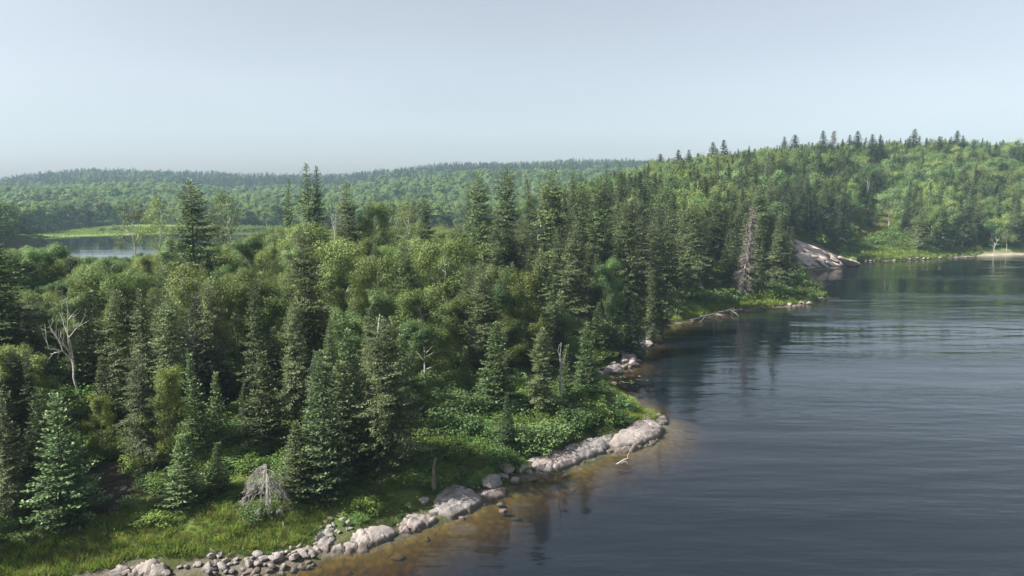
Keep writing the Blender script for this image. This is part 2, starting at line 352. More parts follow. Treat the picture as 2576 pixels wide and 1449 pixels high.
# ------------------------------------------------------------------ tree prototypes
def conifer(seed, h, r, style='spruce', step=.30, dens=1.0, base=.10, blade=1.0, gaps=.12):
    """trunk buffer and crown buffer of one spruce or fir"""
    rg = np.random.default_rng(seed); T, C = Buf(), Buf()
    bend = rg.normal(0, .012 * h, 2); zz = np.linspace(0, h, 9)
    axis = lambda z: np.array([bend[0] * math.sin(z / h * 2.6), bend[1] * math.sin(z / h * 3.3 + .4) - bend[1] * .39, z])
    r0 = .0105 * h + .02
    T.tube([axis(z) - np.array([0, 0, .3 if z == 0 else 0]) for z in zz], r0 * (1 - zz / h * .97) * np.where(zz == 0, 1.3, 1), 7)
    zb = base * h; z = zb; ph = rg.uniform(0, 6.28); lob = rg.uniform(0, 6.28, 4)
    P, D, NN, L_, W_, TT = [], [], [], [], [], []
    while z < h - .08:
        t = (z - zb) / (h - zb)
        if style == 'spruce': prof = (1 - t) ** .85 * (.62 + .38 * min(1, t / .18)) + .05
        elif style == 'column': prof = (1 - t) ** .52 * (.55 + .45 * min(1, t / .25)) * .95 + .05
        else: prof = (1 - t) ** 1.02 * (.85 + .15 * min(1, t / .1)) + .03
        nb = (6 if t < .8 else 5) if style != 'fir' else 7
        nb = max(3, int(nb * (dens if t < .8 else 1)))
        for k in range(nb):
            if rg.random() < gaps * (1 - t) and style != 'fir': continue
            az = ph + k * 6.283 / nb + rg.normal(0, .22)
            irr = 1 + (.20 if style != 'fir' else .07) * (math.sin(3 * az + lob[0] + z * 1.7) + math.sin(2 * az + lob[1] - z * .9) + math.sin(z * 2.1 + lob[2]))
            L = max(.14, r * prof * irr * rg.uniform(.72, 1.12))
            e0 = (.45 - .75 * (1 - t) if style != 'fir' else .42 - .42 * (1 - t)) + rg.normal(0, .10)
            cur = .30 + .25 * (1 - t) if style != 'fir' else .12
            up = .30 if style != 'fir' else .12
            dirh = np.array([math.cos(az), math.sin(az), 0]); side = np.array([-math.sin(az), math.cos(az), 0])
            b0 = axis(z + rg.uniform(-.12, .12))
            ns = max(2, int(L / (.15 * blade)))
            s = np.linspace(.16 if L > .6 else .05, 1, ns)
            pts = b0 + np.outer(L * s, dirh) + np.outer(L * (math.tan(e0) * s - cur * s ** 2 + up * s ** 4), [0, 0, 1])
            slope = math.tan(e0) - 2 * cur * s + 4 * up * s ** 3
            al = unit(dirh[None] + slope[:, None] * np.array([0, 0, 1]))
            for sd in (-1, 1):
                ll = (.44 * L * (1 - s) + .17) * rg.uniform(.6, 1.15, ns); ll = np.minimum(ll, .75)
                ld = unit(al * .75 + side * sd * 1.0 + np.array([0, 0, -.16 if style != 'fir' else .02]) + rg.normal(0, .16, (ns, 3)))
                for q in range(3):
                    f = (q * .33)
                    P.append(pts + ld * (ll * f)[:, None] + rg.normal(0, .02, (ns, 3)))
                    dd = unit(ld + rg.normal(0, .30, (ns, 3)) + np.array([0, 0, -.10 * q if style != 'fir' else .05])); D.append(dd)
                    NN.append(unit(np.array([0, 0, 1.0]) + rg.normal(0, .42, (ns, 3)) + .25 * dirh))
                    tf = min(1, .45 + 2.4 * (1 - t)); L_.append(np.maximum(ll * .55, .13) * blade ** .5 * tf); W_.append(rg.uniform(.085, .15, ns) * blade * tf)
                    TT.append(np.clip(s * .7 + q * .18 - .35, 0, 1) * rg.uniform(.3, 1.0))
            P.append(pts[-1:]); D.append(unit(al[-1:] + np.array([[0, 0, .2]]))); NN.append(np.array([[0, 0, 1.0]]))
            L_.append(np.array([.2])); W_.append(np.array([.12 * blade])); TT.append(np.array([.9]))
            if L > .9 and rg.random() < .35: T.tube(np.stack([b0, pts[ns // 2], pts[-1]]), [.028, .016, .006], 3)
        ph += .8; z += step * rg.uniform(.8, 1.2) * (1 if t < .75 else .62) * (1 if style != 'fir' else 1.0)
    top = axis(h)[None]
    for k in range(8):
        P.append(top - np.array([[0, 0, .1 + .07 * k]])); a = k * 2.4
        D.append(unit(np.array([[math.cos(a) * .5, math.sin(a) * .5, 1.0]]))); NN.append(np.array([[math.sin(a), -math.cos(a), .3]]))
        L_.append(np.array([.3])); W_.append(np.array([.07])); TT.append(np.array([1.0]))
    for k in range(int(8 + 2 * h)):                                # bare dead lower branches
        z0 = rg.uniform(.06, .45) * h; az = rg.uniform(0, 6.28); l = r * rg.uniform(.3, .75)
        d = np.array([math.cos(az), math.sin(az), 0]); b0 = axis(z0)
        T.tube(np.stack([b0, b0 + d * l * .5 + [0, 0, -.03], b0 + d * l + [0, 0, -.25 * l]]), [.02, .013, .005], 3)
    V, F = blades(np.concatenate(P), np.concatenate(D), np.concatenate(NN), np.concatenate(L_), np.concatenate(W_))
    C.add(V, F, np.repeat(np.concatenate(TT), 4))
    return T, C
def skeleton(rg, T, p, d, l, r, depth, ends, up=.25, wig=.16, k=5, spread=.8, nch=(3, 5)):
    """a branch with its side branches; ends collects the places where leaves grow"""
    n = 5; P = [p]; dd = d.copy()
    for i in range(n - 1):
        dd = unit(dd + rg.normal(0, wig, 3) + np.array([0, 0, up * .3])); P.append(P[-1] + dd * l / (n - 1))
    P = np.array(P); T.tube(P, np.linspace(r, r * .4, n), k)
    if depth == 0:
        ends += [(P[-1], l), (P[2], l * .8)]; return
    for c in range(rg.integers(nch[0], nch[1] + 1)):
        i = rg.integers(1, n); q = P[i]
        nd = unit(dd + unit(rg.normal(0, 1, 3)) * spread + np.array([0, 0, up]))
        skeleton(rg, T, q, nd, l * rg.uniform(.45, .72), r * .5, depth - 1, ends, up, wig, max(3, k - 1), spread, nch)
    ends.append((P[-1], l * .5))
def broadleaf(seed, h, r, crown0=.34, nleaf=20000, leaf=.108, stems=1, lean=.05, sparse=1.0, droop=0.0, bran=13, branch_depth=1, sig=.34):
    rg = np.random.default_rng(seed); T, C = Buf(), Buf(); ends = []
    for st in range(stems):
        a = rg.uniform(0, 6.28); ln = lean * h * rg.uniform(.5, 1.4) + (st > 0) * .10 * h
        n = 9; tt = np.linspace(0, 1, n); hh = h * (rg.uniform(.78, .93) if st else .93)
        P = np.stack([math.cos(a) * ln * tt ** 1.3, math.sin(a) * ln * tt ** 1.3, hh * tt], 1) + rg.normal(0, .012 * h, (n, 3)) * np.minimum(tt, 1)[:, None]
        P[0] = (rg.normal(0, .08), rg.normal(0, .08), -.3)
        r0 = (.0095 * h + .015) * (1 if stems == 1 else .8)
        T.tube(P, r0 * (1 - tt * .85), 7)
        for b in range(max(4, bran // stems)):
            t = crown0 + (1 - crown0) * (b + rg.uniform(0, .9)) / max(4, bran // stems); t = min(t, .98)
            i = min(int(t * (n - 1)), n - 2); f = t * (n - 1) - i; p = P[i] * (1 - f) + P[i + 1] * f
            az = b * 2.4 + rg.normal(0, .5); x = (t - crown0) / (1 - crown0)
            prof = math.sin(math.pi * min(1, .16 + .80 * x)) ** .6
            l = r * prof * rg.uniform(.62, 1.1) + .25
            d = unit(np.array([math.cos(az), math.sin(az), .35 + .9 * x]))
            skeleton(rg, T, p, d, l, r0 * .42 * (1 - .5 * x), branch_depth, ends, .12 - droop * .4)
        ends.append((P[-1], .6))
    E = np.array([e[0] for e in ends]); 
    if nleaf:
        keep = rg.random(len(E)) < sparse; E = E[keep] if keep.sum() > 3 else E
        cs = rg.uniform(.7, 1.35, len(E)) * sig * (r / 2.0) ** .5
        wgt = cs ** 2; cid = rg.choice(len(E), nleaf, p=wgt / wgt.sum())
        off = rg.normal(0, 1, (nleaf, 3)); off = off / np.maximum(1, np.linalg.norm(off, axis=1, keepdims=True) / 1.7)
        off[:, 2] *= .72; pos = E[cid] + off * cs[cid][:, None]; pos[:, 2] -= droop * np.abs(rg.normal(0, .35, nleaf))
        nn = unit(.5 * np.array([0, 0, 1.0]) + .6 * unit(off) + .35 * unit(pos - E.mean(0)) + .6 * rg.normal(0, .6, (nleaf, 3)))
        d = unit(np.cross(nn, rg.normal(0, 1, (nleaf, 3))) + np.array([0, 0, -.25 - droop]))
        sz = leaf * rg.uniform(.7, 1.35, nleaf)
        V, F = blades(pos, d, nn, sz, sz * .72)
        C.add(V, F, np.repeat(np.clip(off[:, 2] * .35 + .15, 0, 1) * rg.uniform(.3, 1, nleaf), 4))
    return T, C
def bushling(seed, r, h, nleaf, leaf, nclump=26):
    rg = np.random.default_rng(seed); T, C = Buf(), Buf()
    E = rg.normal(0, 1, (nclump, 3)); E = unit(E) * rg.uniform(.45, 1, (nclump, 1)) * np.array([r, r, h]); E[:, 2] = np.abs(E[:, 2]) * .9 + .1 * h
    E[:, :2] += rg.normal(0, .16 * r, (nclump, 2))
    for e in E[::3]: T.tube(np.stack([np.array([rg.normal(0, .1), rg.normal(0, .1), -.15]), e * [.4, .4, .55], e]), [.022, .016, .006], 4)
    cid = rg.integers(0, nclump, nleaf); off = rg.normal(0, 1, (nleaf, 3)); off /= np.maximum(1, np.linalg.norm(off, axis=1, keepdims=True) / 1.6)
    pos = E[cid] + off * np.array([.24, .24, .17]) * r; pos[:, 2] = np.maximum(pos[:, 2], .03)
    nn = unit(.7 * np.array([0, 0, 1.0]) + .5 * unit(off) + .7 * rg.normal(0, .6, (nleaf, 3)))
    d = unit(np.cross(nn, rg.normal(0, 1, (nleaf, 3))))
    sz = leaf * rg.uniform(.7, 1.35, nleaf); V, F = blades(pos, d, nn, sz, sz * .7)
    C.add(V, F, np.repeat(np.clip(off[:, 2] * .4 + .1, 0, 1) * rg.uniform(.2, 1, nleaf), 4))
    return T, C
def dead_conifer(seed, h, r, base=.05):
    rg = np.random.default_rng(seed); T, C = Buf(), Buf(); zz = np.linspace(0, h, 9)
    ax = lambda z: np.array([.03 * h * math.sin(z / h * 2.5), 0, z])
    T.tube([ax(z) - np.array([0, 0, .3 if z == 0 else 0]) for z in zz], (.0105 * h + .03) * (1 - zz / h * .93), 7)
    z = base * h; P, D, NN, L_, W_ = [], [], [], [], []
    while z < h * .97:
        t = z / h
        for k in range(7):
            az = rg.uniform(0, 6.28); L = r * ((1 - t) ** .75 + .08) * rg.uniform(.45, 1.1); d = np.array([math.cos(az), math.sin(az), 0]); b0 = ax(z)
            s = np.linspace(0, 1, 5); pts = b0 + np.outer(L * s, d) + np.outer(-.45 * L * s ** 1.5, [0, 0, 1])
            T.tube(pts, np.linspace(.026, .006, 5), 3); n = int(14 * L) + 6
            f = rg.uniform(.12, 1, n); q = b0 + np.outer(L * f, d) + np.outer(-.45 * L * f ** 1.5, [0, 0, 1])
            P.append(q); D.append(unit(d * .5 + rg.normal(0, .6, (n, 3)) + np.array([0, 0, -.55]))); NN.append(unit(rg.normal(0, 1, (n, 3))))
            L_.append(rg.uniform(.15, .5, n)); W_.append(rg.uniform(.03, .07, n))
        z += rg.uniform(.2, .34)
    V, F = blades(np.concatenate(P), np.concatenate(D), np.concatenate(NN), np.concatenate(L_), np.concatenate(W_)); C.add(V, F, rg.uniform(0, 1))
    return T, C
def dead_broadleaf(seed, h, r, forks=3, depth=2, up=.3):
    rg = np.random.default_rng(seed); T = Buf(); ends = []; n = 6
    P = np.stack([np.linspace(0, .05 * h, n), rg.normal(0, .02 * h, n), np.linspace(-.3, h * .45, n)], 1)
    r0 = .011 * h + .035; T.tube(P, r0 * np.linspace(1.1, .75, n), 7)
    for f in range(forks):
        az = f * 6.283 / forks + rg.uniform(-.4, .4); d = unit(np.array([math.cos(az) * .55, math.sin(az) * .4, 1.0]))
        skeleton(rg, T, P[-1 - f % 3], unit(d + rg.normal(0, .25, 3) * [1, 1, .3]), h * rg.uniform(.30, .44), r0 * .62, depth, ends, up, .22, 6, 1.0, (2, 4))
    return T
PROTO = {}
def proto(key, T, C, leafm, barkm):
    PROTO[key] = (T.mesh(key + '_trunk', [barkm], True) if T else None, C.mesh(key + '_crown', [leafm]) if C and C.V else None)
def joined(key, T, C, leafm, barkm):
    Vt, Ft, Tt = T.arrays(); Vc, Fc, Tc = C.arrays()
    return mk(key, np.concatenate([Vt, Vc]), [np.concatenate([Ft, Fc + len(Vt)])], [barkm, leafm], False, np.concatenate([Tt, Tc]),
              np.concatenate([np.zeros(len(Ft)), np.ones(len(Fc))]))
# unit height 1 = stored at natural size; placed by scaling
SP_H, SP_R = 14.0, 2.45
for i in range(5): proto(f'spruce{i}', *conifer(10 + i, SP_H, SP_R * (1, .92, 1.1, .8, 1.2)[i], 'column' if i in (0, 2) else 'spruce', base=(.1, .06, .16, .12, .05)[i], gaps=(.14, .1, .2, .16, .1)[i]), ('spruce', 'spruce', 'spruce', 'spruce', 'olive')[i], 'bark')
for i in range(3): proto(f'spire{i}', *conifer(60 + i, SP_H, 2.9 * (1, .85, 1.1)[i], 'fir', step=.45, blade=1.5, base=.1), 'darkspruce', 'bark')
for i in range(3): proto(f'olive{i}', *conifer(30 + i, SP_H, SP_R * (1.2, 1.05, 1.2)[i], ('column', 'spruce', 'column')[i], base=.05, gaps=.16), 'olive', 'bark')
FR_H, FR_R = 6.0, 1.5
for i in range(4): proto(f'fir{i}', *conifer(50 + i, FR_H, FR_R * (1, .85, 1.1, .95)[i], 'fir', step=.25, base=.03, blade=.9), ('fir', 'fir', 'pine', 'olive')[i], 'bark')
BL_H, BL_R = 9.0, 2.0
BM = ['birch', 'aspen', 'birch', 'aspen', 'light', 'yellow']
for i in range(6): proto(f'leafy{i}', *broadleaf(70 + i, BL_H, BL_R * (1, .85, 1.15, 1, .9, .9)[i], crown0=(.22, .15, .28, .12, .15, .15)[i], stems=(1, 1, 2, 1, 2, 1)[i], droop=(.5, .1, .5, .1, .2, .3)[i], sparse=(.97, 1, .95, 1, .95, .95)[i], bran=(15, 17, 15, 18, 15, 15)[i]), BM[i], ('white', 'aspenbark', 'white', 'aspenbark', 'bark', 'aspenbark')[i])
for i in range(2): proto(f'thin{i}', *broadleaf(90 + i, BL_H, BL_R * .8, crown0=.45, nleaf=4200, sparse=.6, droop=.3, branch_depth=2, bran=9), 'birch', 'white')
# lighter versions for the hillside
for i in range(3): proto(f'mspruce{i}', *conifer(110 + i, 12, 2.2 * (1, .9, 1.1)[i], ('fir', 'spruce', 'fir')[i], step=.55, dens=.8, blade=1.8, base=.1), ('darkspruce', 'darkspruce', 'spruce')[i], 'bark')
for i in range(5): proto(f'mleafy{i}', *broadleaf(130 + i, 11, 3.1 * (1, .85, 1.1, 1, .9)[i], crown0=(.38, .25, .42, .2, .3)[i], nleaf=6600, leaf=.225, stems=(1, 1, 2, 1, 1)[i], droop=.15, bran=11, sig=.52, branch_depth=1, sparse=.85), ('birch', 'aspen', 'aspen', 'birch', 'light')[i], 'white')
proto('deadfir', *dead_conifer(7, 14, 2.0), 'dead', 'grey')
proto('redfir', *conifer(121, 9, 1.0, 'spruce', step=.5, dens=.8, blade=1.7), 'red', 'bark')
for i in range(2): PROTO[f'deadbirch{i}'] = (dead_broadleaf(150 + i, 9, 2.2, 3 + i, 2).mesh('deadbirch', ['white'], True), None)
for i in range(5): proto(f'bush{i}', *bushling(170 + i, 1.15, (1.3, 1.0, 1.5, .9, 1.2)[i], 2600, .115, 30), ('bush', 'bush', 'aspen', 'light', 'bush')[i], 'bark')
def conifer_like(k): return k.startswith(('spruce', 'spire', 'olive', 'fir', 'mspruce'))
def proto_h(k):
    if k.startswith(('spruce', 'spire', 'olive', 'deadfir')): return 14.0
    if k.startswith('fir'): return 6.0
    if k.startswith('mspruce'): return 12.0
    if k.startswith('mleafy'): return 11.0
    if k.startswith('redfir'): return 9.0
    if k.startswith('bush'): return 1.4
    return 9.0

# ------------------------------------------------------------------ stuff by geometry nodes
def stuff(name, label, cat, pts, rot, scl, idx, meshes):
    c = bpy.data.collections.new(name + '_kinds')
    for i, me in enumerate(meshes): c.objects.link(bpy.data.objects.new(f'{name}_kind_{i:02d}', me))
    me = bpy.data.meshes.new(name); me.vertices.add(len(pts)); me.vertices.foreach_set('co', np.asarray(pts, np.float32).ravel())
    a = me.attributes.new('rot', 'FLOAT_VECTOR', 'POINT'); a.data.foreach_set('vector', np.asarray(rot, np.float32).ravel())
    a = me.attributes.new('scl', 'FLOAT_VECTOR', 'POINT'); a.data.foreach_set('vector', np.asarray(scl, np.float32).ravel())
    a = me.attributes.new('idx', 'INT', 'POINT'); a.data.foreach_set('value', np.asarray(idx, np.int32))
    o = link(name, me); tag(o, label, cat, kind='stuff')
    g = bpy.data.node_groups.new(name, 'GeometryNodeTree')
    g.interface.new_socket('Geometry', in_out='INPUT', socket_type='NodeSocketGeometry'); g.interface.new_socket('Geometry', in_out='OUTPUT', socket_type='NodeSocketGeometry')
    n = g.nodes; gi, go = n.new('NodeGroupInput'), n.new('NodeGroupOutput'); ip = n.new('GeometryNodeInstanceOnPoints'); ci = n.new('GeometryNodeCollectionInfo')
    ci.inputs['Collection'].default_value = c; ci.inputs['Separate Children'].default_value = True; ci.inputs['Reset Children'].default_value = True
    ip.inputs['Pick Instance'].default_value = True
    def na(nm, ty):
        q = n.new('GeometryNodeInputNamedAttribute'); q.data_type = ty; q.inputs['Name'].default_value = nm; return q.outputs['Attribute']
    L = g.links.new; L(gi.outputs[0], ip.inputs['Points']); L(ci.outputs[0], ip.inputs['Instance'])
    L(na('idx', 'INT'), ip.inputs['Instance Index']); L(na('scl', 'FLOAT_VECTOR'), ip.inputs['Scale'])
    e = n.new('FunctionNodeEulerToRotation'); L(na('rot', 'FLOAT_VECTOR'), e.inputs[0]); L(e.outputs[0], ip.inputs['Rotation'])
    L(ip.outputs[0], go.inputs[0])
    md = o.modifiers.new('scatter', 'NODES'); md.node_group = g
    return o

# ------------------------------------------------------------------ terrain and water
def axis_steps(lo, hi, f0, f1, fine, coarse):
    left = [f0]; s = fine
    while left[-1] > lo: s = min(s * 1.04, coarse); left.append(left[-1] - s)
    mid = list(np.arange(f0, f1, fine)); right = [f1]; s = fine
    while right[-1] < hi: s = min(s * 1.04, coarse); right.append(right[-1] + s)
    return np.array(left[:0:-1] + mid + right)
XS = axis_steps(-1500, 1500, -45, 105, .62, 22); YS = axis_steps(-280, 1440, 34, 225, .7, 22)
GX, GY = np.meshgrid(XS, YS); gxf, gyf = GX.ravel(), GY.ravel()
gzv, DL, DB = ground_z(gxf, gyf, True)
def grid_faces(nx, ny):
    i = np.arange(ny - 1)[:, None] * nx + np.arange(nx - 1)[None]
    return np.stack([i, i + 1, i + nx + 1, i + nx], -1).reshape(-1, 4)
FG = grid_faces(len(XS), len(YS))
me = mk('ground', np.stack([gxf, gyf, gzv], 1), [FG], ['ground'], True)
pu, pv = proj(gxf, np.maximum(gyf, 5), gzv)
EX_DIRT = [(225, 1175), (335, 1150), (345, 1250), (295, 1290), (225, 1300)]
EX_CLEAR = [(2140, 515), (2215, 518), (2262, 538), (2255, 576), (2225, 582), (2205, 606), (2140, 612)]
EX_ROCK = [(1965, 582), (2010, 590), (2160, 655), (2150, 690), (2000, 690)]
EX_BUSH = [(1010, 1010), (1180, 960), (1300, 985), (1420, 990), (1520, 925), (1660, 1000), (1640, 1110), (1300, 1210), (1200, 1250), (1060, 1260)]
EX_MEADOW = [(40, 604), (100, 584), (200, 572), (330, 563), (450, 565), (470, 588), (400, 592), (200, 600)]
EX_COVE = [(1590, 830), (1640, 790), (1760, 760), (1990, 735), (2050, 770), (1700, 850)]
rockm = .8 * np.clip(1 - np.abs(DL - .3) / 1.6, 0, 1) * (gyf < 225) * (fbm(gxf / 1.5, gyf / 1.5, 55) > .4)
grassm = np.zeros(len(gxf)); far_low = (gyf > 330) & (gyf < 520) & (gxf / np.maximum(gyf, 1) < .1)
grassm[inpoly(pu, pv, EX_MEADOW)] = 1; grassm[inpoly(pu, pv, EX_CLEAR) & (gyf > 150)] = .8
grassm = np.maximum(grassm, np.clip(1 - np.abs(DL - 5) / 4, 0, 1) * (gxf / np.maximum(gyf, 1) > .45) * (gyf > 225))
grassm = np.maximum(grassm, .7 * np.clip(1 - np.abs(DL - 4) / 3, 0, 1) * (gyf < 60))
dirtm = np.where(inpoly(pu, pv, EX_DIRT) & (gyf < 100), 1.0, 0.0)
sandm = np.clip(1 - np.abs(DL - .8) / 1.9, 0, 1) * (gxf / np.maximum(gyf, 1) > .60) * (gyf > 200)
a = me.attributes.new('cover', 'FLOAT_COLOR', 'POINT'); a.data.foreach_set('color', np.stack([rockm, grassm, dirtm, sandm], 1).astype(np.float32).ravel())
tag(link('ground', me), 'wooded ground rising from the lake shore', kind='structure')
def water(name, D, X0, X1, Y0, Y1, label, mat='water'):
    ok = (D < 4) & (gxf > X0) & (gxf < X1) & (gyf > Y0) & (gyf < Y1)
    f = FG[ok[FG].all(1)]; used = np.unique(f); remap = np.zeros(len(gxf), int); remap[used] = np.arange(len(used))
    V = np.stack([gxf[used], gyf[used], np.zeros(len(used))], 1)
    tag(link(name, mk(name, V, [remap[f]], [mat])), label, kind='structure')
water('lake', DL, -400, 850, -280, 420, 'calm dark blue lake water')
water('bay', np.where(DL < 8, 99, DB), -800, 100, 100, 480, 'pale water of the small bay behind the trees', 'baywater')

# ------------------------------------------------------------------ things: trees placed one by one
NAMES = {'spruce': 'spruce_tree', 'spire': 'spruce_tree', 'olive': 'spruce_tree', 'mspruce': 'spruce_tree', 'fir': 'fir_tree', 'leafy': 'birch_tree', 'mleafy': 'birch_tree', 'thin': 'birch_tree',
         'deadfir': 'dead_spruce', 'redfir': 'dead_spruce', 'deadbirch': 'dead_birch', 'bush': 'bush'}
def kind_of(key): return key.rstrip('0123456789')
def place(key, x, y, z, h, rz, label, group=None, cat=None, wide=1.0, lean=(0, 0)):
    k = kind_of(key); nm = NAMES[k]
    o = link(nm, None, loc=(x, y, z)); s = h / proto_h(key); o.scale = (s * wide * rng.uniform(.9, 1.1), s * wide * rng.uniform(.9, 1.1), s); o.rotation_euler = (lean[0], lean[1], rz)
    o.empty_display_size = .2
    tm, cm = PROTO[key]
    if tm: link('trunk' if k != 'bush' else 'stems', tm, o)
    if cm: link('crown' if k != 'bush' else 'foliage', cm, o)
    tag(o, label, cat or ('bush' if k == 'bush' else 'tree'), group); return o

rng = random.Random(5)
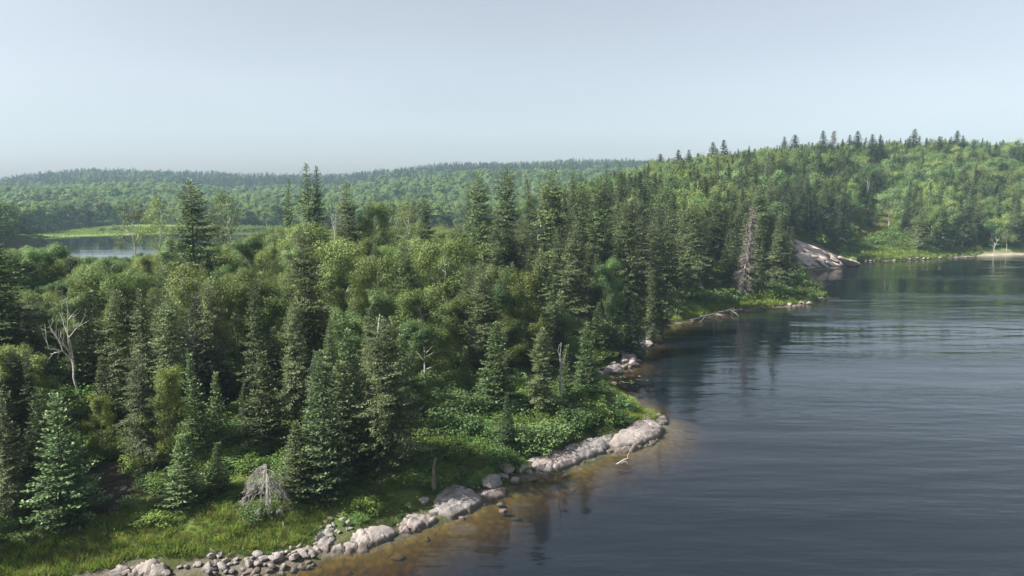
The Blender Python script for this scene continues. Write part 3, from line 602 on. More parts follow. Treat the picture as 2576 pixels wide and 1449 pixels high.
# (prototype, u of the trunk, v of the top, distance, width factor, label, lean about y)
HERO = [
 ('spruce0', 487, 452, 84, 1.25, 'tallest dark spruce standing before the little bay'),
 ('spruce1', 4, 556, 58, 1.5, 'large dark spruce cut off by the edge of the view'),
 ('olive0', 764, 583, 66, 1.0, 'tall shaggy olive spruce with a dark pointed tip, middle of the near wood'),
 ('spruce1', 783, 412, 108, 1.05, 'tall dark spruce with twin tips breaking the far skyline'),
 ('spruce3', 812, 420, 109, .8, 'slimmer twin beside the spruce that breaks the far skyline'),
 ('spruce3', 737, 452, 112, .85, 'slim spruce just before the twin-tipped spruce'),
 ('spruce4', 880, 458, 112, 1.0, 'ragged brownish spruce beside the bare tall birch trunk'),
 ('spruce3', 545, 515, 122, .75, 'short dark spruce standing alone before the bay'),
 ('spruce0', 1068, 487, 104, .8, 'narrow dark spruce rising alone from the birch tops'),
 ('spruce2', 1208, 433, 104, .85, 'tall columnar spruce at the start of the spruce row'),
 ('spruce1', 1180, 476, 128, .7, 'dark spruce tip peeping from behind the columnar spruce'),
 ('spruce0', 1278, 417, 110, .9, 'tallest spruce of the dense row in the middle'),
 ('spruce3', 1332, 452, 120, .8, 'spruce squeezed between the two tallest of the row'),
 ('spruce2', 1388, 428, 106, 1.0, 'broad spruce beside the tallest of the row, slightly lower'),
 ('olive1', 1356, 628, 74, 1.15, 'big olive spruce standing halfway down the near wood'),
 ('olive1', 1212, 640, 71, 1.0, 'pale thin spruce with bare drooping lower branches'),
 ('spruce1', 1458, 440, 118, .95, 'spruce in the dense row with a broad dark skirt'),
 ('spruce2', 1505, 447, 124, .95, 'spruce at the far end of the dense row'),
 ('olive1', 1440, 420, 170, .9, 'greyish spruce tip behind the dense row'),
 ('spruce1', 1523, 412, 178, .8, 'grey-green spruce tip on the skyline of the low saddle'),
 ('spruce1', 1557, 407, 160, .95, 'spruce with a needle-like tip on the low saddle'),
 ('spruce4', 1440, 560, 92, 1.0, 'yellowish spruce before the dense spruce row'),
 ('olive0', 1570, 500, 108, 1.05, 'olive spruce at the lake end of the dense row'),
 ('olive2', 968, 802, 49.5, 1.25, 'large brownish spruce near the shore, in front of the leaning birch trunk'),
 ('fir3', 856, 912, 49, 1.25, 'slender grey-tipped fir beside the large brownish spruce'),
 ('fir3', 665, 884, 51, 1.15, 'tall thin fir with a bare trunk above the grey dead fir'),
 ('fir0', 455, 1095, 43.5, 1.35, 'bushy yellow-green fir above the driftwood tangle'),
 ('fir1', 545, 1112, 44.5, 1.3, 'small pointed fir beside the bushy yellow-green fir'),
 ('fir2', 128, 1155, 43, 1.15, 'bluish young fir in the shade by the bare dirt bank'),
 ('olive0', 452, 795, 60, 1.45, 'broad brown-olive spruce below the tallest spruce'),
 ('fir2', 552, 852, 57, 1.0, 'bluish fir spire beside the broad brown-olive spruce'),
 ('fir1', 600, 866, 59, .9, 'thin fir spire behind the bluish fir spire'),
 ('fir0', 745, 1010, 52, 1.2, 'dark fir in the shade between the thin fir and the shaggy spruce'),
 ('fir0', 1246, 812, 61, 1.1, 'well lit fir with level boughs above the bush slope'),
 ('olive2', 1362, 828, 61, 1.0, 'grey-green shaggy spruce on the bush slope'),
 ('fir1', 1424, 868, 64, 1.0, 'fir hidden partly behind a bare grey snag'),
 ('fir0', 1475, 812, 66.5, .95, 'slim fir at the cove end of the bush slope'),
 ('fir1', 1170, 870, 63, .9, 'young fir with a pale spire beside the level-boughed fir'),
 ('fir1', 1275, 985, 55, .85, 'small fir standing alone among the bushes'),
 ('fir0', 1060, 975, 57, .9, 'little light green fir at the edge of the bush slope'),
 ('fir2', 895, 895, 57, .8, 'small grey fir spire behind the large brownish spruce'),
 ('fir1', 1595, 738, 93, .95, 'slim pale fir at the head of the cove'),
 ('fir0', 1540, 770, 92, 1.0, 'dark fir behind the cove rocks'),
 ('fir0', 1505, 760, 90, 1.1, 'dark fir next to the arched dead branch'),
 ('spruce4', 1640, 680, 104, .8, 'small spruce with brown lower boughs by the cove grass'),
 ('spruce3', 1668, 520, 109, .8, 'high-crowned spruce with a long bare trunk by the cove grass'),
 ('spruce2', 1742, 500, 130, 1.0, 'tall spruce behind the cove grass'),
 ('olive1', 1955, 542, 148, 1.0, 'spruce near the point with boughs down to the shore'),
 ('spruce4', 1800, 480, 165, .95, 'spruce standing up the slope behind the grey dead spruce'),
 ('spruce2', 1905, 470, 178, .95, 'dark spruce uphill from the grey dead spruce'),
 ('fir0', 2062, 560, 229, .9, 'small dark spruce at the head of the bare rock slope'),
  ('spruce2', 38, 880, 51, 1.1, 'dark blue-green spruce in deep shade beside the bluish young fir'),
 ('spruce3', -60, 820, 47, 1.2, 'shadowy spruce at the very edge of the view'),
 ('olive2', 330, 1000, 53, .9, 'dim spruce in the shade behind the fresh green feathery tree'),
 ('spruce1', 610, 960, 54, 1.0, 'dark full spruce between the bluish fir spire and the tall thin fir'),
 ('spruce3', 830, 780, 60, .9, 'slender dark spruce behind the grey-tipped fir'),
 ('leafy0', 870, 598, 78, 1.15, 'round-topped birch with several white stems in the middle'),
 ('leafy2', 955, 640, 69, .9, 'birch with a forked white trunk'),
 ('leafy2', 1120, 598, 80, 1.15, 'large birch with a crooked white trunk and rounded crown'),
 ('leafy5', 1318, 688, 73, .8, 'yellow-green birch beside the big olive spruce'),
 ('leafy4', 400, 962, 49, .85, 'fresh green feathery tree above the bushy fir'),
 ('leafy1', 720, 905, 60, .55, 'light leafy sapling before the shaggy olive spruce'),
 ('leafy0', 935, 505, 114, .8, 'birch with white forks rising above the others, behind the wood'),
 ('thin1', 1025, 508, 113, .9, 'half bare birch beside the fork-topped birch'),
 ('thin0', 600, 490, 118, .9, 'leaning white birch with a sparse top before the far wood'),
 ('thin0', 400, 500, 128, 1.0, 'half dead birch standing before the little bay'),
 ('thin1', 345, 512, 130, .9, 'thin half dead birch beside the other one before the bay'),
 ('leafy5', 75, 800, 66, .9, 'yellowing birch next to the white dead birch'),
 ('leafy0', 760, 560, 92, 1.1, 'yellow-green birch in front of the twin-tipped spruce'),
 ('leafy1', 640, 590, 95, 1.1, 'leafy aspen at the foot of the leaning white birch'),
 ('leafy1', 150, 612, 88, 1.2, 'wide green tree top covering the near edge of the bay'),
 ('leafy3', 90, 640, 84, 1.0, 'lower green tree top beside the large edge spruce'),
 ('leafy5', 375, 650, 90, .9, 'yellow-green tree top below the bay water'),
 ('leafy3', 430, 610, 98, .9, 'fresh green tree beside the tallest dark spruce'),
 ('leafy1', 1540, 650, 95, .8, 'bright green birch in the shade of the spruce row'),
 ('deadfir', 1862, 512, 139, 1.0, 'tall grey dead spruce leaning over the shore'),
 ('deadbirch1', 190, 712, 57, .62, 'bare white dead birch with forked limbs'),
 ('deadbirch0', 838, 498, 99, .28, 'bare tall birch trunk among the skyline spruces'),
 ('deadbirch0', 1955, 522, 190, .28, 'broken white birch snag with a drooping branch on the slope'),
 ('redfir', 1700, 450, 225, .7, 'rust red dead spruce on the hillside'),
 ('spire1', 1660, 386, 290, 1.0, 'lowest of the spruces along the hill skyline'),
 ('spire1', 1705, 376, 296, .9, 'first of two close spruces on the hill skyline'),
 ('spire0', 1732, 377, 298, .9, 'second of two close spruces on the hill skyline'),
 ('spire1', 1793, 357, 312, .9, 'spruce of the pair stepping up the skyline, shorter one'),
 ('spire1', 1818, 351, 314, .9, 'spruce of the pair stepping up the skyline, taller one'),
 ('spire0', 1970, 344, 335, .8, 'thin spruce on the skyline before the hill levels out'),
 ('spire1', 1998, 338, 330, 1.2, 'broad dark spruce on the skyline before the hill levels out'),
 ('spire1', 2068, 328, 345, .9, 'sharp spruce tip beside the grey-brown dead one on the skyline'),
 ('deadfir', 2098, 326, 346, .9, 'grey-brown dead spruce on the hill skyline'),
 ('spire0', 2133, 340, 350, .9, 'short spruce tip between two taller ones on the skyline'),
 ('spire1', 2156, 329, 352, 1.1, 'full spruce on the skyline right after the dead one'),
 ('spire0', 2190, 338, 355, .9, 'thin grey spruce tip on the flat of the hill'),
 ('spire1', 2212, 338, 356, .8, 'small pointed spruce tip on the flat of the hill'),
 ('spire2', 2298, 324, 372, .9, 'highest spruce on the whole skyline'),
 ('spire1', 2328, 346, 374, .8, 'little spruce tip after the highest spruce'),
 ('spire1', 2360, 342, 378, .9, 'round dark spruce tip on the hill crest'),
 ('spire1', 2402, 328, 384, 1.0, 'greyish tall spruce tip on the hill crest'),
 ('spire1', 2420, 340, 386, .8, 'brownish spruce tip next to the greyish tall one'),
 ('spruce0', 2188, 484, 268, 1.0, 'dark round spruce standing in the yellow clearing'),
]
landmarks = []; hero_xy = []
for key, u, v, Y, wide, label in HERO:
    x = (u - 1288) / FPX * Y
    for _ in range(3):                       # the lens looks down a little: settle x on the sight line of the tree's middle
        zg = gz(x, Y); um, vm = proj(x, Y, zg + 4); x += (u - um) / FPX * Y
    top = elev_at(v, Y); h = max(top - zg, 2.2)
    ln = (0, 0)
    if 'leaning over' in label: ln = (0, .10)
    if label.startswith('leaning white'): ln = (0, .17)
    if 'sparse' in label: h = h * 1.03
    if Y > 280: wide *= 1.85
    o = place(key, x, Y, zg - .05, h, rng.uniform(0, 6.28), label, wide=wide, lean=ln)
    if conifer_like(key) and h < 7 and not key.startswith('fir'): pass
    landmarks.append((u, (v + proj(x, Y, zg)[1]) / 2, label)); hero_xy.append((x, Y, h, key))
# the half bare birches on the far shore of the clearing and along the beach
BIRCH_SHORE = [(2350, 590, 258), (2368, 600, 258), (2395, 575, 257), (2420, 590, 259), (2445, 572, 262), (2462, 560, 263), (2500, 590, 256), (2535, 575, 262)]
for i, (u, v, Y) in enumerate(BIRCH_SHORE):
    x = (u - 1288) / FPX * Y; zg = gz(x, Y); h = elev_at(v, Y) - zg
    place(('deadbirch0', 'thin0', 'thin1')[i % 3], x, Y, zg, max(h, 6), rng.uniform(0, 6), ('white birch nearest the headland of those leaning over the far beach', 'second', 'third', 'fourth', 'fifth', 'sixth', 'seventh', 'white birch farthest along the far beach, by the sand')[i] if i in (0, 7) else ('', 'second', 'third', 'fourth', 'fifth', 'sixth', 'seventh')[i] + ' leaning white birch along the far beach counted from the headland', 'white birches leaning over the far beach', lean=(0, rng.uniform(.05, .25)))
    hero_xy.append((x, Y, h, 'thin0'))

# ------------------------------------------------------------------ the rest of the wood
nr = np.random.default_rng(77)
def hexgrid(x0, x1, y0, y1, s, jit=.42):
    xs = np.arange(x0, x1, s); ys = np.arange(y0, y1, s * .87); X, Y = np.meshgrid(xs, ys); X = X + (np.arange(len(ys)) % 2)[:, None] * s / 2
    return X.ravel() + nr.uniform(-jit, jit, X.size) * s, Y.ravel() + nr.uniform(-jit, jit, X.size) * s
CAPU = [-300, 0, 60, 130, 200, 330, 400, 440, 560, 620, 660, 700, 800, 900, 940, 1020, 1100, 1170, 1250, 1350, 1450, 1540, 1600, 1640, 1800, 2000, 2200, 2400, 2600]
CAPV = [640, 625, 618, 625, 645, 645, 625, 612, 612, 596, 575, 560, 556, 545, 525, 525, 555, 545, 520, 500, 475, 440, 425, 408, 384, 366, 357, 352, 360]
xa, ya = hexgrid(-150, 75, 38, 175, 3.5); xb, yb = hexgrid(-30, 420, 110, 455, 5.5)
za, dla, dba = ground_z(xa, ya, True); zb_, dlb, dbb = ground_z(xb, yb, True)
ina = (dla > 4.8) & (dba > 2) & (xa / ya > -1.0) & ((xa / ya < .02) | (ya < 122))
inb = (dlb > 4.5) & (dbb > 2) & ((xb / yb >= .02) & (yb >= 122)) & (xb / yb < .84)
px_ = np.concatenate([xa[ina], xb[inb]]); py_ = np.concatenate([ya[ina], yb[inb]]); pz_ = np.concatenate([za[ina], zb_[inb]]); dl_ = np.concatenate([dla[ina], dlb[inb]])
ub, vb = proj(px_, py_, pz_)
bad = inpoly(ub, vb, EX_BUSH) & (py_ < 90) | inpoly(ub, vb, EX_DIRT) & (py_ < 90) | inpoly(ub, vb, EX_CLEAR) & (py_ > 180) | inpoly(ub, vb, EX_ROCK) & (py_ > 160) | inpoly(ub, vb, EX_COVE) & (py_ > 90) & (py_ < 160)
bad |= (ub > 2140) & (ub < 2280) & (py_ < 300) & (py_ > 225) & (vb > 585)
bad |= (ub > 215) & (ub < 345) & (vb > 1150) & (py_ < 54)
hx = np.array([(a_[0], a_[1]) for a_ in hero_xy]); hh_ = np.array([a_[2] for a_ in hero_xy])
dmin = np.min(np.hypot(px_[:, None] - hx[None, :, 0], py_[:, None] - hx[None, :, 1]) / np.clip(hh_ * .16, .9, 2.2)[None], 1)
bad |= dmin < 1
sel = ~bad
px_, py_, pz_, dl_, ub = px_[sel], py_[sel], pz_[sel], dl_[sel], ub[sel]
HEROBOX = []
for (key, u, v, Y, wide, label), (x, y, h, k) in zip(HERO, hero_xy):
    vb_ = proj(x, y, gz(x, y))[1]; fr = .34 if Y > 95 else .46
    if 'forked limbs' in label: fr = .9
    HEROBOX.append((u, v, v + fr * (vb_ - v), y, (.05 if conifer_like(k) else .08) * h * FPX / y, 'forked limbs' not in label))
FILL = []
cl = fbm(px_ / 22, py_ / 22, 21); cl2 = fbm(px_ / 14 + 5, py_ / 14, 31)
for x, y, z, dl, u, c1, c2 in zip(px_, py_, pz_, dl_, ub, cl, cl2):
    hillside = y > 122 and x / y > .02
    pc = .30 + .9 * (c1 - .47)
    if u > 1150 and u < 2000 and y < 200: pc += .38
    if u > 1280 and u < 1620 and y < 130: pc += .25
    if hillside: pc += .17
    if hillside and dl < 18 and u < 2150: pc += .3
    if not hillside and u < 1150: pc = .16 + .5 * (c1 - .47)
    if not hillside and y < 62 and u < 1040: pc += .66
    if hillside and u > 1900: pc += .10 + 1.1 * (c2 - .47)
    con = nr.random() < pc
    if hillside:
        key = f'mspruce{nr.integers(3)}' if con else f'mleafy{int(np.clip(nr.integers(4) + (c2 > .62), 0, 4))}'
        if con and dl < 20 and nr.random() < .5: key = 'olive%d' % nr.integers(3)
        h = nr.uniform(11.5, 18) if con else nr.uniform(8.5, 14.5)
        if y > 122 and y < 160: h *= .9
    elif con:
        near = y < 64 and u < 1040
        small = nr.random() < .5 if near else nr.random() < (.8 if u < 1150 else .5) or dl < 9
        key = (f'fir{nr.integers(4)}' if small else (f'spruce{nr.integers(5)}' if nr.random() < .6 else f'olive{nr.integers(3)}'))
        h = nr.uniform(5.0, 9.5) if small else nr.uniform(9, 14)
    else:
        key = f'leafy{nr.integers(4)}' if c2 < .55 else f'leafy{nr.integers(6)}'
        if nr.random() < .02: key = f'thin{nr.integers(2)}'
        h = nr.uniform(5.5, 10) * (.7 if dl < 9 else 1)
    # canopy line: a tree never outgrows the height of the canopy seen behind and above it
    cap = np.interp(u, CAPU, CAPV) + nr.uniform(0, 28) * (1 if not hillside else .5) - (nr.uniform(0, 16) if hillside and con else 0)
    hmax = elev_at(cap, y) - z
    h2 = min(h, hmax); wpx = (.17 if key[0] in 'sof' else .24) * h2 * FPX / y
    for hu, hv, hb, hy, hw, hk in HEROBOX:                               # leave the landmark trees in view
        if hy > y + (6 if hk else .3) and abs(u - hu) < wpx + hw: h2 = min(h2, elev_at(hb, y) - z)
    if h2 < 2.5 or (key[0] == 'l' and h2 < 4.2 and y < 70): continue
    if not hillside and h2 > .72 * h or h2 > .6 * h: FILL.append([key, x, y, z, h2, u])
    elif key[0] in 'lfm' and h2 > 3: FILL.append([key, x, y, z, h2, u])
# which of them can be seen: near to far, with a rough horizon per column of the view
FILL.sort(key=lambda t: t[2]); W8 = 420; hor = np.full(W8, 1449.0); seen = []
for t in FILL:
    key, x, y, z, h, u = t; ut, vt = proj(x, y, z + h); w = max(1, int(h * .30 * FPX / y / 8)); c = int(ut / 8) + 40
    lo, hi = max(0, c - w), min(W8, c + w + 1)
    vis = 0 <= c < W8 and -60 < ut < 2640 and vt < hor[lo:hi].max() - 7
    t.append(bool(vis))
    if hi > lo: 
        _, vc = proj(x, y, z + h * .72); hor[lo:hi] = np.minimum(hor[lo:hi], vc)
cand = [t for t in FILL if t[6]]
quota = {}; IND, REST = [], []
for t in sorted(cand, key=lambda t: -t[4] / t[2]):
    k = NAMES[kind_of(t[0])]
    if quota.get(k, 0) < {'spruce_tree': 215, 'fir_tree': 150, 'birch_tree': 270}[k]: quota[k] = quota.get(k, 0) + 1; IND.append(t)
    else: REST.append(t)
REST += [t for t in FILL if not t[6]]
ORD = ['', 'second ', 'third ', 'fourth ', 'fifth ', 'sixth ', 'seventh ', 'eighth ', 'ninth ', 'tenth ', 'eleventh ', 'twelfth ']
SHORTREF = {}
def short(label):
    w = label.replace(',', '').split()
    stop = ('standing', 'before', 'beside', 'behind', 'above', 'below', 'near', 'with', 'in', 'at', 'on', 'of', 'cut', 'among', 'rising', 'next', 'covering', 'leaning', 'hidden', 'by', 'squeezed', 'peeping', 'between', 'breaking', 'just', 'halfway', 'uphill', 'along', 'after', 'that', 'who', 'right')
    for i in range(2, len(w)):
        if w[i] in stop: return w[:i]
    return w
cnts = {}
for u_, v_, lb in landmarks: cnts.setdefault(' '.join(short(lb)), []).append(lb)
uniq = [(u_, v_, ' '.join(short(lb))) for u_, v_, lb in landmarks if len(cnts[' '.join(short(lb))]) == 1 and len(short(lb)) <= 5]
lab_n = {}
WORD = {'spruce': 'dark spruce', 'olive': 'olive spruce', 'mspruce': 'hillside spruce', 'fir': 'young fir', 'leafy': 'leafy birch', 'mleafy': 'hillside birch', 'thin': 'sparse birch'}
LU = np.array([t[0] for t in uniq]); LV = np.array([t[1] for t in uniq])
def auto_label(key, u, v, size=''):
    w = WORD.get(kind_of(key), 'leafy bush')
    for j in np.argsort((LU - u) ** 2 + (LV - v) ** 2):
        du, dv = u - LU[j], v - LV[j]
        side = ('to the right of' if du > 0 else 'to the left of') if abs(du) > abs(dv) * .9 else ('above and behind' if dv < 0 else 'below and in front of')
        kk = (w, side, int(j)); n = lab_n.get(kk, 0)
        if n < len(ORD): break
    lab_n[kk] = n + 1
    return f"{ORD[n]}{w} {side} the {uniq[j][2]}" if n else f"{w} directly {side} the {uniq[j][2]}"
GRP = {'spruce': 'spruces of the wood', 'olive': 'spruces of the wood', 'fir': 'young firs of the wood', 'leafy': 'birches of the wood', 'thin': 'birches of the wood', 'mspruce': 'spruces on the hillside', 'mleafy': 'birches on the hillside'}
for key, x, y, z, h, u, _ in sorted(IND, key=lambda t: t[2]):
    um, vm = proj(x, y, z + h * .7)
    place(key, x, y, z - .05, h, rng.uniform(0, 6.28), auto_label(key, um, vm), GRP[kind_of(key)], wide=rng.uniform(.85, 1.2) * (.85 if key[0] in 'so' and y < 64 else 1), lean=(rng.gauss(0, .03), rng.gauss(0, .03)))
# joined meshes for the trees nobody could pick out
SM, SMI = [], {}
for k in ['spruce1', 'olive1', 'fir0', 'leafy0', 'leafy1', 'leafy3', 'mspruce0', 'mspruce1', 'mspruce2', 'mleafy0', 'mleafy1', 'mleafy2', 'mleafy3', 'mleafy4']:
    tm, cm = PROTO[k]; nt_, nc = len(tm.vertices), len(cm.vertices)
    def arr(me_):
        V = np.empty(len(me_.vertices) * 3, np.float32); me_.vertices.foreach_get('co', V); F = np.empty(len(me_.loops), np.int32); me_.loops.foreach_get('vertex_index', F); T_ = np.empty(len(me_.vertices), np.float32); me_.attributes['tip'].data.foreach_get('value', T_)
        return V.reshape(-1, 3), F.reshape(-1, 4), T_
    V1, F1, T1 = arr(tm); V2, F2, T2 = arr(cm)
    SMI[k] = len(SM); SM.append(mk(k + '_whole', np.concatenate([V1, V2]), [np.concatenate([F1, F2 + nt_])], [tm.materials[0], cm.materials[0]], False, np.concatenate([T1, T2]), np.concatenate([np.zeros(len(F1)), np.ones(len(F2))])))
def smkey(key):
    k = kind_of(key); i = int(key[len(k):])
    return {'spruce': 'spruce1', 'olive': 'olive1', 'fir': 'fir0', 'leafy': ('leafy0', 'leafy1', 'leafy3')[i % 3], 'thin': 'leafy0'}.get(k, key)
P_, R_, S_, I_ = [], [], [], []
for key, x, y, z, h, u, _ in REST:
    s = h / proto_h(key); w = rng.uniform(.9, 1.2)
    P_.append((x, y, z - .05)); R_.append((rng.gauss(0, .03), rng.gauss(0, .03), rng.uniform(0, 6.28))); S_.append((s * w, s * w, s)); I_.append(SMI[smkey(key)])
stuff('hillside_forest', 'mixed spruce and birch wood filling in behind the nearer trees', 'forest', P_, R_, S_, I_, SM)

# far forest across the bay
FM = []
for i in range(3): FM.append(joined(f'far_spruce_{i}', *conifer(210 + i, 14, 1.9, ('spruce', 'column', 'spruce')[i], step=.9, dens=.8, blade=3.4), 'darkspruce', 'bark'))
for i in range(4): FM.append(joined(f'far_birch_{i}', *broadleaf(220 + i, 13, 2.9, crown0=(.42, .35, .5, .4)[i], nleaf=1400, leaf=.45, bran=9, sig=.5, droop=.1, branch_depth=0 if i > 1 else 1), ('aspen', 'birch', 'aspen', 'aspen')[i], ('aspenbark', 'white', 'bark', 'aspenbark')[i]))
fx, fy = [], []
for (y0, y1, s) in ((385, 700, 5.6), (700, 1340, 7.4)):
    X, Y = hexgrid(-1100, 360, y0, y1, s); k = (X / Y > -.82) & (X / Y < np.interp(Y, [385, 460, 600], [.02, .10, .27])); fx.append(X[k]); fy.append(Y[k])
X, Y = hexgrid(-420, -110, 178, 386, 5.0); k = (X / Y < -.64) & (X / Y > -.95); fx.append(X[k]); fy.append(Y[k])
fx, fy = np.concatenate(fx), np.concatenate(fy); fz, fdl, fdb = ground_z(fx, fy, True); fu, fv = proj(fx, fy, fz)
keep = (fdb > 6) & (fdl > 10) & ~inpoly(fu, fv, EX_MEADOW) & ~((fdb < 26) & (fu < 760) & (fu > 30))
fx, fy, fz, fu = fx[keep], fy[keep], fz[keep], fu[keep]
pcon = np.clip(.04 + .85 * sstep((fy - 850) / 160) + (fbm(fx / 75, fy / 75, 41) - .5) * 1.3, .01, .95)
con = nr.random(len(fx)) < pcon; idx = np.where(con, nr.integers(0, 3, len(fx)), 3 + nr.integers(0, 4, len(fx)))
hs2 = np.where(con, nr.uniform(.6, 1.4, len(fx)), nr.uniform(.55, 1.3, len(fx))); wd = nr.uniform(1.0, 1.4, len(fx))
stuff('far_forest', 'hazy wooded hills beyond the bay', 'forest', np.stack([fx, fy, fz - .1], 1), np.stack([np.zeros(len(fx)), np.zeros(len(fx)), nr.uniform(0, 6.28, len(fx))], 1),
      np.stack([hs2 * wd, hs2 * wd, hs2], 1), idx, FM)
print('trees: individual', len(IND), 'rest', len(REST), 'far', len(fx), quota)

SLABS = [
 ('broad pale slab forming the rocky point', 'rock', .55, [(1520, 1126), (1540, 1100), (1580, 1072), (1610, 1050), (1638, 1040), (1652, 1052), (1650, 1068), (1672, 1086), (1655, 1108), (1610, 1124), (1560, 1129)]),
 ('low tongue of rock at the tip of the point', 'rock', .25, [(1630, 1050), (1646, 1038), (1680, 1054), (1684, 1068), (1662, 1074), (1652, 1064)]),
 ('reddish ledge at the waterline below the broad pale slab', 'rock', .10, [(1515, 1136), (1560, 1128), (1610, 1122), (1655, 1108), (1664, 1110), (1640, 1124), (1590, 1140), (1540, 1142)]),
 ('long rounded ledge mottled with black lichen', 'rockgrey', .55, [(1395, 1150), (1420, 1126), (1470, 1108), (1535, 1092), (1556, 1100), (1545, 1120), (1510, 1144), (1470, 1158), (1430, 1163)]),
 ('cracked pink slab rising from the brown water', 'rock', .40, [(1328, 1180), (1343, 1153), (1375, 1138), (1420, 1134), (1466, 1142), (1465, 1160), (1425, 1182), (1400, 1194), (1370, 1190)]),
 ('long grey bedrock slab sloping into the brown shallows', 'rockgrey', .35, [(1088, 1262), (1100, 1232), (1140, 1216), (1168, 1226), (1202, 1245), (1216, 1272), (1184, 1293), (1130, 1304), (1100, 1300)]),
 ('pink flat slab beside the long grey bedrock slab', 'rock', .28, [(996, 1342), (1008, 1308), (1040, 1296), (1086, 1300), (1104, 1308), (1074, 1331), (1030, 1345)]),
 ('flat pink rock with a tuft of grass on it', 'rock', .40, [(878, 1362), (880, 1343), (930, 1326), (985, 1326), (1003, 1343), (978, 1366), (930, 1377), (895, 1377)]),
 ('smooth grey slab between the boulder heap and the grass', 'rockgrey', .25, [(788, 1370), (798, 1340), (825, 1322), (850, 1330), (848, 1365), (820, 1380)]),
 ('low wet ledge under the flat pink rock', 'rock', .15, [(828, 1400), (843, 1370), (880, 1366), (935, 1378), (925, 1392), (870, 1402)]),
 ('wet slab at the upper end of the boulder beach', 'rock', .15, [(742, 1387), (790, 1372), (835, 1375), (832, 1395), (790, 1406)]),
 ('dark layered slab under the big rounded grey boulder', 'rockgrey', .3, [(1185, 1252), (1218, 1236), (1275, 1232), (1272, 1250), (1228, 1266)]),
 ('large pink rock at the bottom edge below the grass', 'rock', .5, [(322, 1452), (345, 1428), (385, 1414), (418, 1426), (424, 1452), (380, 1475)]),
 ('sloping slab at the head of the cove rocks', 'rockgrey', .4, [(1604, 842), (1618, 826), (1645, 826), (1664, 837), (1652, 847), (1625, 847)]),
 ('pointed slab reaching into the cove', 'rockgrey', .3, [(1630, 853), (1645, 844), (1668, 852), (1657, 861), (1640, 862)]),
 ('jagged dark slab with a stick on it in the cove', 'rockgrey', .35, [(1506, 942), (1522, 924), (1550, 917), (1572, 927), (1550, 939), (1530, 944)]),
]
# ------------------------------------------------------------------ bushes and undergrowth
bx, by = hexgrid(-80, 110, 38, 215, 1.4); bz, bdl, bdb = ground_z(bx, by, True); bu, bv = proj(bx, by, bz)
ok = (bdl > 1.3) & (bdb > 1.5) & (bx / by > -.85) & ~inpoly(bu, bv, EX_DIRT) & ~(inpoly(bu, bv, EX_ROCK) & (by > 160)) & ~((bu < 830) & (bdl < 4.0) & (by < 60))
ok &= ~((bu > 1495) & (bu < 1690) & (bdl < 3.4) & (by > 80) & (by < 115))
ok &= ~((bu > 1500) & (bu < 1640) & (bdl < 4.0) & (by < 90) & (bv < 1060)) & ~(inpoly(bu, bv, EX_COVE) & (bdl < 4))
for lb, mt, H, pix in SLABS: ok &= ~((by < 120) & inpoly(bu, bv + 4, pix))
bx, by, bz, bdl, bu, bv = [q[ok] for q in (bx, by, bz, bdl, bu, bv)]
front = (inpoly(bu, bv, EX_BUSH) | (bdl < 7)) & (by < 92) & (bu > -40) & (bu < 2600)
order = np.where(front)[0]; order = order[np.argsort(by[order])][:280]
isind = np.zeros(len(bx), bool); isind[order] = True
for i in order:
    k = f'bush{nr.integers(5)}'; h = nr.uniform(.8, 1.7) * (1 if bdl[i] > 3 else .75) * (.5 if by[i] < 48 else .68 if by[i] < 52 else 1)
    place(k, bx[i], by[i], bz[i] - .05, h, rng.uniform(0, 6.28), auto_label(k, bu[i], bv[i]), 'bushes along the near shore', wide=rng.uniform(1.0, 1.5) * (1.3 if by[i] < 52 else 1))
r = ~isind; n = r.sum()
BSM = []
for i in range(5):
    T, C = bushling(270 + i, 1.15, 1.2, 900, .19, 22); BSM.append(joined(f'undergrowth_{i}', T, C, ('bush', 'bush', 'aspen', 'light', 'bush')[i], 'bark'))
for i in range(5):
    T, C = bushling(290 + i, 1.15, 1.2, 2400, .115, 28); BSM.append(joined(f'near_undergrowth_{i}', T, C, ('bush', 'bush', 'aspen', 'light', 'bush')[i], 'bark'))
s = nr.uniform(.7, 1.5, n) * np.where(by[r] < 54, .65, 1); stuff('undergrowth', 'leafy undergrowth covering the ground below the trees', 'undergrowth', np.stack([bx[r], by[r], bz[r] - .05], 1),
      np.stack([nr.normal(0, .08, n), nr.normal(0, .08, n), nr.uniform(0, 6.28, n)], 1), np.stack([s * 1.25, s * 1.25, s], 1), nr.integers(0, 5, n) + 5 * (by[r] < 85), BSM)
# bushes of the hillside, clearing edge and meadow
sx_, sy_ = hexgrid(60, 330, 150, 430, 3.2); sz_, sdl, _ = ground_z(sx_, sy_, True); su, sv = proj(sx_, sy_, sz_)
ok = (sdl > 6) & (sx_ / sy_ < .8) & (sx_ / sy_ > .2) & ~(inpoly(su, sv, EX_CLEAR) & (sv < 600)) & ~inpoly(su, sv, EX_ROCK)
n = ok.sum(); s = nr.uniform(1.0, 2.2, n)
stuff('hillside_undergrowth', 'shrubs between the trees of the hillside', 'undergrowth', np.stack([sx_[ok], sy_[ok], sz_[ok] - .1], 1), np.stack([np.zeros(n), np.zeros(n), nr.uniform(0, 6.28, n)], 1), np.stack([s * 1.2, s * 1.2, s], 1), nr.integers(0, 5, n), BSM)
ex, ey = hexgrid(-330, -40, 395, 520, 3.4); ez, _, edb = ground_z(ex, ey, True); eu, ev = proj(ex, ey, ez)
ok = (edb > 10) & ~inpoly(eu, ev, EX_MEADOW) & (ev > 520); n = ok.sum(); s = nr.uniform(1.2, 3.0, n)
